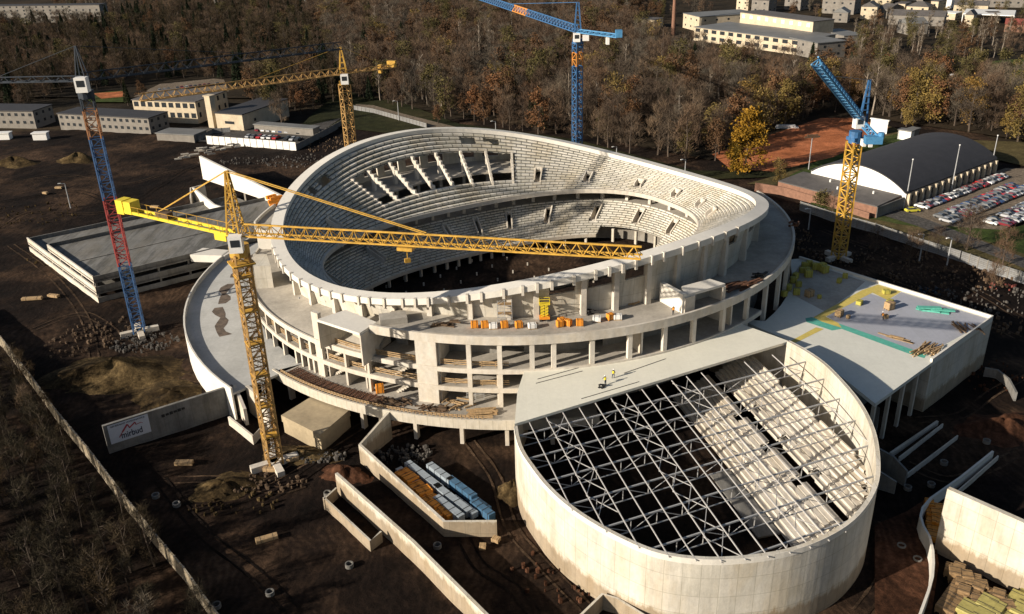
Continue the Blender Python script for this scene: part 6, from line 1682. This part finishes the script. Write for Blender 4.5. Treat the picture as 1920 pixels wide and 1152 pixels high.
# ------------------------------------------------------------------ trees
rt = random.Random(11)
def tree_proto(kind, seed):
    r = random.Random(seed)
    spec = {'bare': (15, 4.8, .14, 't_bare', 'bark', 1500), 'grey': (15, 4.2, .16, 't_grey', 'bark', 1200), 'orange': (14, 4.4, .14, 't_orange', 'bark', 1700), 'olive': (14, 4.6, .12, 't_olive', 'bark', 1600),
            'birch': (17, 2.5, .32, 't_grey', 'birch', 700), 'brush': (15, 4.0, .1, 't_shaded', 'bark', 1100), 'gold': (13, 4.4, .12, 't_gold', 'bark', 1500), 'conifer': (15, 3.0, .06, 't_dark', 'bark', 1300), 'yellow': (15, 5.0, .05, 't_yellow', 'bark', 4200), 'bush': (4, 3.0, .0, 't_olive', 'bark', 900)}[kind]
    H_, W_, cb, fm, tm, nf = spec
    names = {'bare': 'bare_tree', 'grey': 'bare_tree', 'orange': 'autumn_tree', 'olive': 'autumn_tree', 'birch': 'birch_tree', 'brush': 'bare_tree', 'gold': 'autumn_tree', 'conifer': 'conifer_tree', 'yellow': 'yellow_tree', 'bush': 'bush'}
    mb = MB()
    # trunk + limbs
    pts = [Vector((0, 0, -1))]; cur = Vector((0, 0, -1))
    segs = []
    for k in range(6):
        nx = Vector((cur.x + r.uniform(-.25, .25), cur.y + r.uniform(-.25, .25), -1 + (H_ * .9 + 1) * (k + 1) / 6)); segs.append((cur, nx, .26 * (1 - k / 7) * (H_ / 15) + .04)); cur = nx
    for a, b, w_ in segs: mb.bar(a, b, w_ * 1.5)
    limbs = []
    if kind != 'conifer':
        for k in range(10):
            t = r.uniform(max(cb, .2), .85); base = Vector((0, 0, H_ * t)); an = r.uniform(0, 2 * PI); ln_ = W_ * r.uniform(.5, .95) * (1.1 - t * .6)
            e_ = base + Vector((math.cos(an) * ln_, math.sin(an) * ln_, ln_ * r.uniform(.5, 1.2))); mb.bar(base, e_, .12); limbs.append(e_)
    trunk = mb
    cm = MB(); clumps = []
    if kind == 'conifer': pass
    else:
        for k in range({'birch': 12, 'yellow': 34}.get(kind, 18)):
            t = r.uniform(cb, 1.0); zz = H_ * t
            env = math.sin(min(1, (t - cb) / (1 - cb) * .85 + .12) * PI) ** .6
            rr_ = W_ * env * math.sqrt(r.random()) * .85; an = r.uniform(0, 2 * PI)
            clumps.append((Vector((rr_ * math.cos(an), rr_ * math.sin(an), zz)), r.uniform(.5, 1.0) * W_ * .42))
        clumps += [(e_, W_ * .3) for e_ in limbs]
    for k in range(nf):
        if kind == 'conifer':
            t = r.random() ** .8; zz = 1 + (H_ - 1) * (1 - t) ; rr_ = W_ * t * math.sqrt(r.random()); an = r.uniform(0, 2 * PI)
            c = Vector((rr_ * math.cos(an), rr_ * math.sin(an), zz)); d1 = Vector((math.cos(an), math.sin(an), -.3)) ; sz = (.9, .45)
        else:
            cc, cr_ = r.choice(clumps); v_ = Vector((r.gauss(0, 1), r.gauss(0, 1), r.gauss(0, .8))); c = cc + v_ * cr_ * .55
            if c.z < .3: c.z = r.uniform(.3, 1.5)
            if kind in ('bare', 'grey', 'birch', 'brush'): d1 = Vector((v_.x * .6 + r.uniform(-.4, .4), v_.y * .6 + r.uniform(-.4, .4), r.uniform(.3, 1.3))); sz = (r.uniform(1.2, 2.2), .085 if kind != 'birch' else .07)
            else: d1 = Vector((r.uniform(-1, 1), r.uniform(-1, 1), r.uniform(-.6, .9))); sz = (r.uniform(.4, .8), r.uniform(.25, .5))
        d1.normalize(); x_ = d1.cross(Vector((r.uniform(-1, 1), r.uniform(-1, 1), r.uniform(-1, 1)))).normalized()
        a = c - d1 * sz[0] / 2; b = c + d1 * sz[0] / 2
        if kind in ('bare', 'grey', 'birch', 'brush'): cm.face([a - x_ * sz[1] / 2, a + x_ * sz[1] / 2, b])
        else: cm.face([a, c - x_ * sz[1] / 2, b, c + x_ * sz[1] / 2])
    return names[kind], trunk, M[tm], cm, M[fm]
TP = {}
def get_tree(kind, var):
    k = (kind, var)
    if k not in TP:
        nm, tmb, tm, cmb, fm = tree_proto(kind, 100 + var * 7 + len(kind))
        def mk(mb, m_, n_):
            me = bpy.data.meshes.new(n_); me.from_pydata([tuple(v) for v in mb.v], [], mb.f); me.materials.append(m_); return me
        TP[k] = (nm, mk(tmb, tm, 'trunk'), mk(cmb, fm, 'crown'))
    return TP[k]
def put_tree(kind, x, y, s, label, group, z=0.0, var=None, sz=None):
    nm, tme, cme = get_tree(kind, rt.randrange(3) if var is None else var)
    r = empty(nm, (x, y, z), label, 'bush' if kind == 'bush' else 'tree', group, rt.uniform(0, 6.28)); r.scale = (s, s, s * (sz or rt.uniform(.9, 1.15)))
    for n_, me in (('trunk', tme), ('crown', cme)):
        o = bpy.data.objects.new(n_, me); COL.objects.link(o); o.parent = r
    return r
ZF = [(560, -30), (640, 150), (690, 200), (790, 222), (900, 236), (1040, 258), (1180, 288), (1290, 315), (1350, 318), (1350, 284), (1440, 255), (1540, 214), (1600, 212), (1670, 222), (1700, 238), (1800, 245), (1960, 275), (2080, 280), (2080, 200), (1940, 175), (1820, 160), (1700, 158), (1600, 158), (1500, 156), (1330, 122), (1240, 104), (1190, 60), (1190, -60), (560, -60)]
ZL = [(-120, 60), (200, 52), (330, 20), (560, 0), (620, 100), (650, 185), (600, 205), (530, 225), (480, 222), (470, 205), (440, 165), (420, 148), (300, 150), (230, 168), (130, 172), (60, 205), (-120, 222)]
ZR = [(1560, 125), (1600, 60), (1660, 62), (1700, 72), (1780, 60), (1960, 70), (1960, 110), (1850, 112), (1760, 128), (1640, 140)]
ZT = [(200, -20), (1280, -20), (1270, -55), (200, -55)]
avoid = [[(1270, 40), (1300, 90), (1500, 125), (1600, 105), (1600, 70), (1380, 20)], [(640, 190), (700, 190), (870, 235), (860, 245), (640, 205)], [(1630, 112), (1690, 112), (1690, 98), (1630, 98)], [(1740, 148), (1800, 148), (1800, 134), (1740, 134)]]
cand = []
st = 8.2
yy = 250.0
rz_ = random.Random(77)
while yy < 1250:
    xx = -620.0
    while xx < 560:
        x = xx + rz_.uniform(-3.5, 3.5); y = yy + rz_.uniform(-3.5, 3.5)
        u, v = Q(x, y, 0)
        if -60 < u < 2000 and v > -90:
            zone = None
            if inpoly(u, v, ZR): zone = 'R' if rz_.random() < .55 else None
            elif inpoly(u, v, ZF): zone = 'F'
            elif inpoly(u, v, ZL): zone = 'L'
            elif v < 40 and u > 100 and rz_.random() < (.13 if u > 1240 else .8): zone = 'T'
            if zone and not any(inpoly(u, v, a_) for a_ in avoid): cand.append((y, x, y, u, v, zone))
        xx += st + (yy - 250) * .004
    yy += st + (yy - 250) * .004
cand.sort()
LBL = {'bare': 'bare brown tree', 'grey': 'bare grey tree', 'orange': 'rusty orange tree', 'olive': 'olive green tree', 'birch': 'slim pale birch', 'gold': 'dull gold tree', 'brush': 'dark bare tree', 'conifer': 'dark green conifer'}
def zone_name(u, v, zone):
    if zone == 'L': return 'in the upper left dark wood'
    if zone == 'R': return 'in the tree belt at the upper right'
    if zone == 'T': return 'near the top edge'
    if u < 760: return 'at the left end of the arena wood'
    if u < 1080: return 'in the wood between the back cranes'
    if u < 1360: return 'in the wood right of the blue crane'
    if u < 1640: return 'in the wood behind the clay courts'
    return 'in the wood behind the arched hall'
acc = {}
def kindof(u, v, zone):
    r = rz_.random()
    n1 = math.sin(u * .021 + v * .035) + math.sin(u * .047 - v * .02 + 2)
    if zone == 'L': return 'conifer' if r < .25 else 'brush' if r < .72 else 'bare' if r < .9 else 'olive' if r < .96 else 'orange'  # dark conifers and darkened twigs favoured, this corner's shade put into tree colour
    if zone == 'R': return 'birch' if r < .5 else 'bare' if r < .7 else 'orange' if r < .85 else 'olive'
    if u > 1640: return 'gold' if r < .12 else 'olive' if r < .4 else 'bare' if r < .6 else 'grey' if r < .8 else 'orange'
    if n1 > .8: return 'orange' if r < .42 else 'bare' if r < .85 else 'olive'
    if n1 < -.8: return 'grey' if r < .45 else 'bare' if r < .8 else 'birch'
    return 'bare' if r < .55 else 'grey' if r < .74 else 'orange' if r < .80 else 'gold' if r < .85 else 'olive' if r < .92 else 'birch' if r < .96 else 'conifer'
nind = 0
far = {}
for c in cand:
    _, x, y, u, v, zone = c
    k = kindof(u, v, zone)
    s = rz_.uniform(.75, 1.4) * {'L': .85, 'R': .75, 'T': .6}.get(zone, 1.0)
    if nind < 300:
        szw = 'small' if s < .95 else 'middling' if s < 1.2 else 'tall'
        left = round((u - 560) / 12)
        dep = 'front edge' if v > 215 + (u - 900) * .16 * (u > 900) else 'second line' if v > 190 + (u - 900) * .14 * (u > 900) else 'depth'
        zb_ = {'L': (0, 650), 'R': (1560, 1960), 'T': (200, 1900)}.get(zone) or ((560, 760) if u < 760 else (760, 1080) if u < 1080 else (1080, 1360) if u < 1360 else (1360, 1640) if u < 1640 else (1640, 1960))
        q3 = (u - zb_[0]) / (zb_[1] - zb_[0]); part_ = 'left part' if q3 < .33 else 'middle' if q3 < .66 else 'right part'
        put_tree(k, x, y, s, '%s %s %s, %s, %s' % (szw, LBL[k], zone_name(u, v, zone), part_, dep), 'trees ' + zone_name(u, v, zone)); nind += 1
    else:
        far.setdefault(k, []).append((x, y, s))
for k, lst in far.items():
    nm, tme, cme = get_tree(k, 0)
    for me0, part in ((cme, 'crowns'), (tme, 'trunks')):
        nv = len(me0.vertices); co_ = np.empty(nv * 3); me0.vertices.foreach_get('co', co_); co_ = co_.reshape(-1, 3)
        nl = len(me0.loops); li = np.empty(nl, dtype=np.int64); me0.loops.foreach_get('vertex_index', li)
        npg = len(me0.polygons); ls = np.empty(npg, dtype=np.int64); me0.polygons.foreach_get('loop_start', ls)
        lt = np.empty(npg, dtype=np.int64); me0.polygons.foreach_get('loop_total', lt)
        if part == 'crowns' and npg > 700:        # keep every second face of far crowns, made a little larger
            pass
        Vs = []; T = len(lst)
        for (x, y, s) in lst:
            a = rz_.uniform(0, 6.28); c_, s_ = math.cos(a), math.sin(a)
            R_ = np.array([[c_, -s_, 0], [s_, c_, 0], [0, 0, rz_.uniform(.9, 1.15)]]) * s
            Vs.append(co_ @ R_.T + np.array([x, y, 0]))
        V = np.concatenate(Vs)
        me = bpy.data.meshes.new('distant_wood_' + part)
        me.vertices.add(len(V)); me.vertices.foreach_set('co', V.ravel())
        LI = np.concatenate([li + i * nv for i in range(T)]); LS = np.concatenate([ls + i * nl for i in range(T)])
        me.loops.add(len(LI)); me.loops.foreach_set('vertex_index', LI)
        me.polygons.add(len(LS)); me.polygons.foreach_set('loop_start', LS)
        me.update(calc_edges=True)
        me.materials.append(me0.materials[0])
        o = bpy.data.objects.new('distant_wood', me); COL.objects.link(o)
        o['kind'] = 'stuff'; o['label'] = 'distant %s %s of the far wood' % (LBL[k].split()[-2] + ' ' + LBL[k].split()[-1], part); o['category'] = 'wood'
print('trees', nind, {k: len(v) for k, v in far.items()})
# single trees
p = P(1398, 326, 0); put_tree('yellow', p.x, p.y, 1.4, 'bright golden yellow tree beside the clay courts', 'single trees', var=0)
p = P(1378, 322, 0); put_tree('yellow', p.x, p.y, .7, 'small golden tree at the left foot of the bright golden tree', 'single trees', var=1)
p = P(1460, 345, 0); put_tree('olive', p.x, p.y, .55, 'low green tree left of the brick wall', 'single trees', var=0)
p = P(812, 196, 0); put_tree('olive', p.x, p.y, 1.45, 'large yellow green tree on the grass by the footpath', 'single trees', var=1)
p = P(822, 232, 0); put_tree('orange', p.x, p.y, .6, 'small tan tree in front of the large yellow green tree', 'single trees', var=1)
p = P(1010, 252, 0); put_tree('orange', p.x, p.y, 1.25, 'copper coloured tree just behind the arena rim', 'single trees', var=2)
p = P(240, 196, 0); put_tree('conifer', p.x, p.y, .75, 'dark pointed tree left of the white fronted hall, left of two', 'single trees', var=0)
p = P(268, 190, 0); put_tree('orange', p.x, p.y, .7, 'tawny tree left of the white fronted hall, right of two', 'single trees', var=0)
p = P(528, 238, 0); put_tree('grey', p.x, p.y, 1.0, 'bare grey tree behind the small cream fronted block', 'single trees', var=1)
p = P(1752, 232, 0); put_tree('orange', p.x, p.y, 1.2, 'orange brown tree behind the arched hall', 'single trees', var=2)
for (u, v, k, s, lb) in [(1640, 470, 'bare', .5, 'bare tree by the bluish fence, first from the left'), (1705, 492, 'bare', .6, 'bare tree by the bluish fence, second from the left'), (1812, 470, 'bare', .95, 'bushy bare tree on the roadside lawn'), (1880, 500, 'bare', .7, 'bare tree by the bluish fence near the right edge'), (1755, 470, 'bare', .5, 'small bare tree between the two street lamps'), (1560, 400, 'bare', .5, 'bare tree near the luffing crane mast'), (1540, 385, 'bush', .9, 'dark bush near the brick wall'), (1860, 545, 'bare', .5, 'small bare tree right of the flat roof block')]:
    p = P(u, v, 0); put_tree(k, p.x, p.y, s, lb, 'single trees')
# thin bare trees beyond the boundary wall, lower left
ZB = [(-150, 640), (-20, 655), (60, 735), (150, 858), (230, 965), (300, 1055), (370, 1140), (395, 1190), (200, 1300), (-150, 1300)]
x0 = -130
rz2 = random.Random(3); nb = 0
yy = 60
while yy < 175:
    xx = -190
    while xx < -20:
        x, y = xx + rz2.uniform(-2, 2), yy + rz2.uniform(-2, 2); u, v = Q(x, y, 0)
        if inpoly(u, v, ZB):
            kk = rz2.choice(['brush'] * 12 + ['grey']); sc_ = rz2.uniform(.4, .68)  # mostly the kind with shade mixed into its twig colour
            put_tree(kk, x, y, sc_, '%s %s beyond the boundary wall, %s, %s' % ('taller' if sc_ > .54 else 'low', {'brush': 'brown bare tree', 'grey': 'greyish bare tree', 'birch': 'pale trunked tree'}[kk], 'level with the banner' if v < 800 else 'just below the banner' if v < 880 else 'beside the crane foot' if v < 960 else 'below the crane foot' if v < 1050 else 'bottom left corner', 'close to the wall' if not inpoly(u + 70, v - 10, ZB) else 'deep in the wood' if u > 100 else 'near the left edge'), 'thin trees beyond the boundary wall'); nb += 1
        xx += 5.0
    yy += 5.0
print('lower left trees', nb)
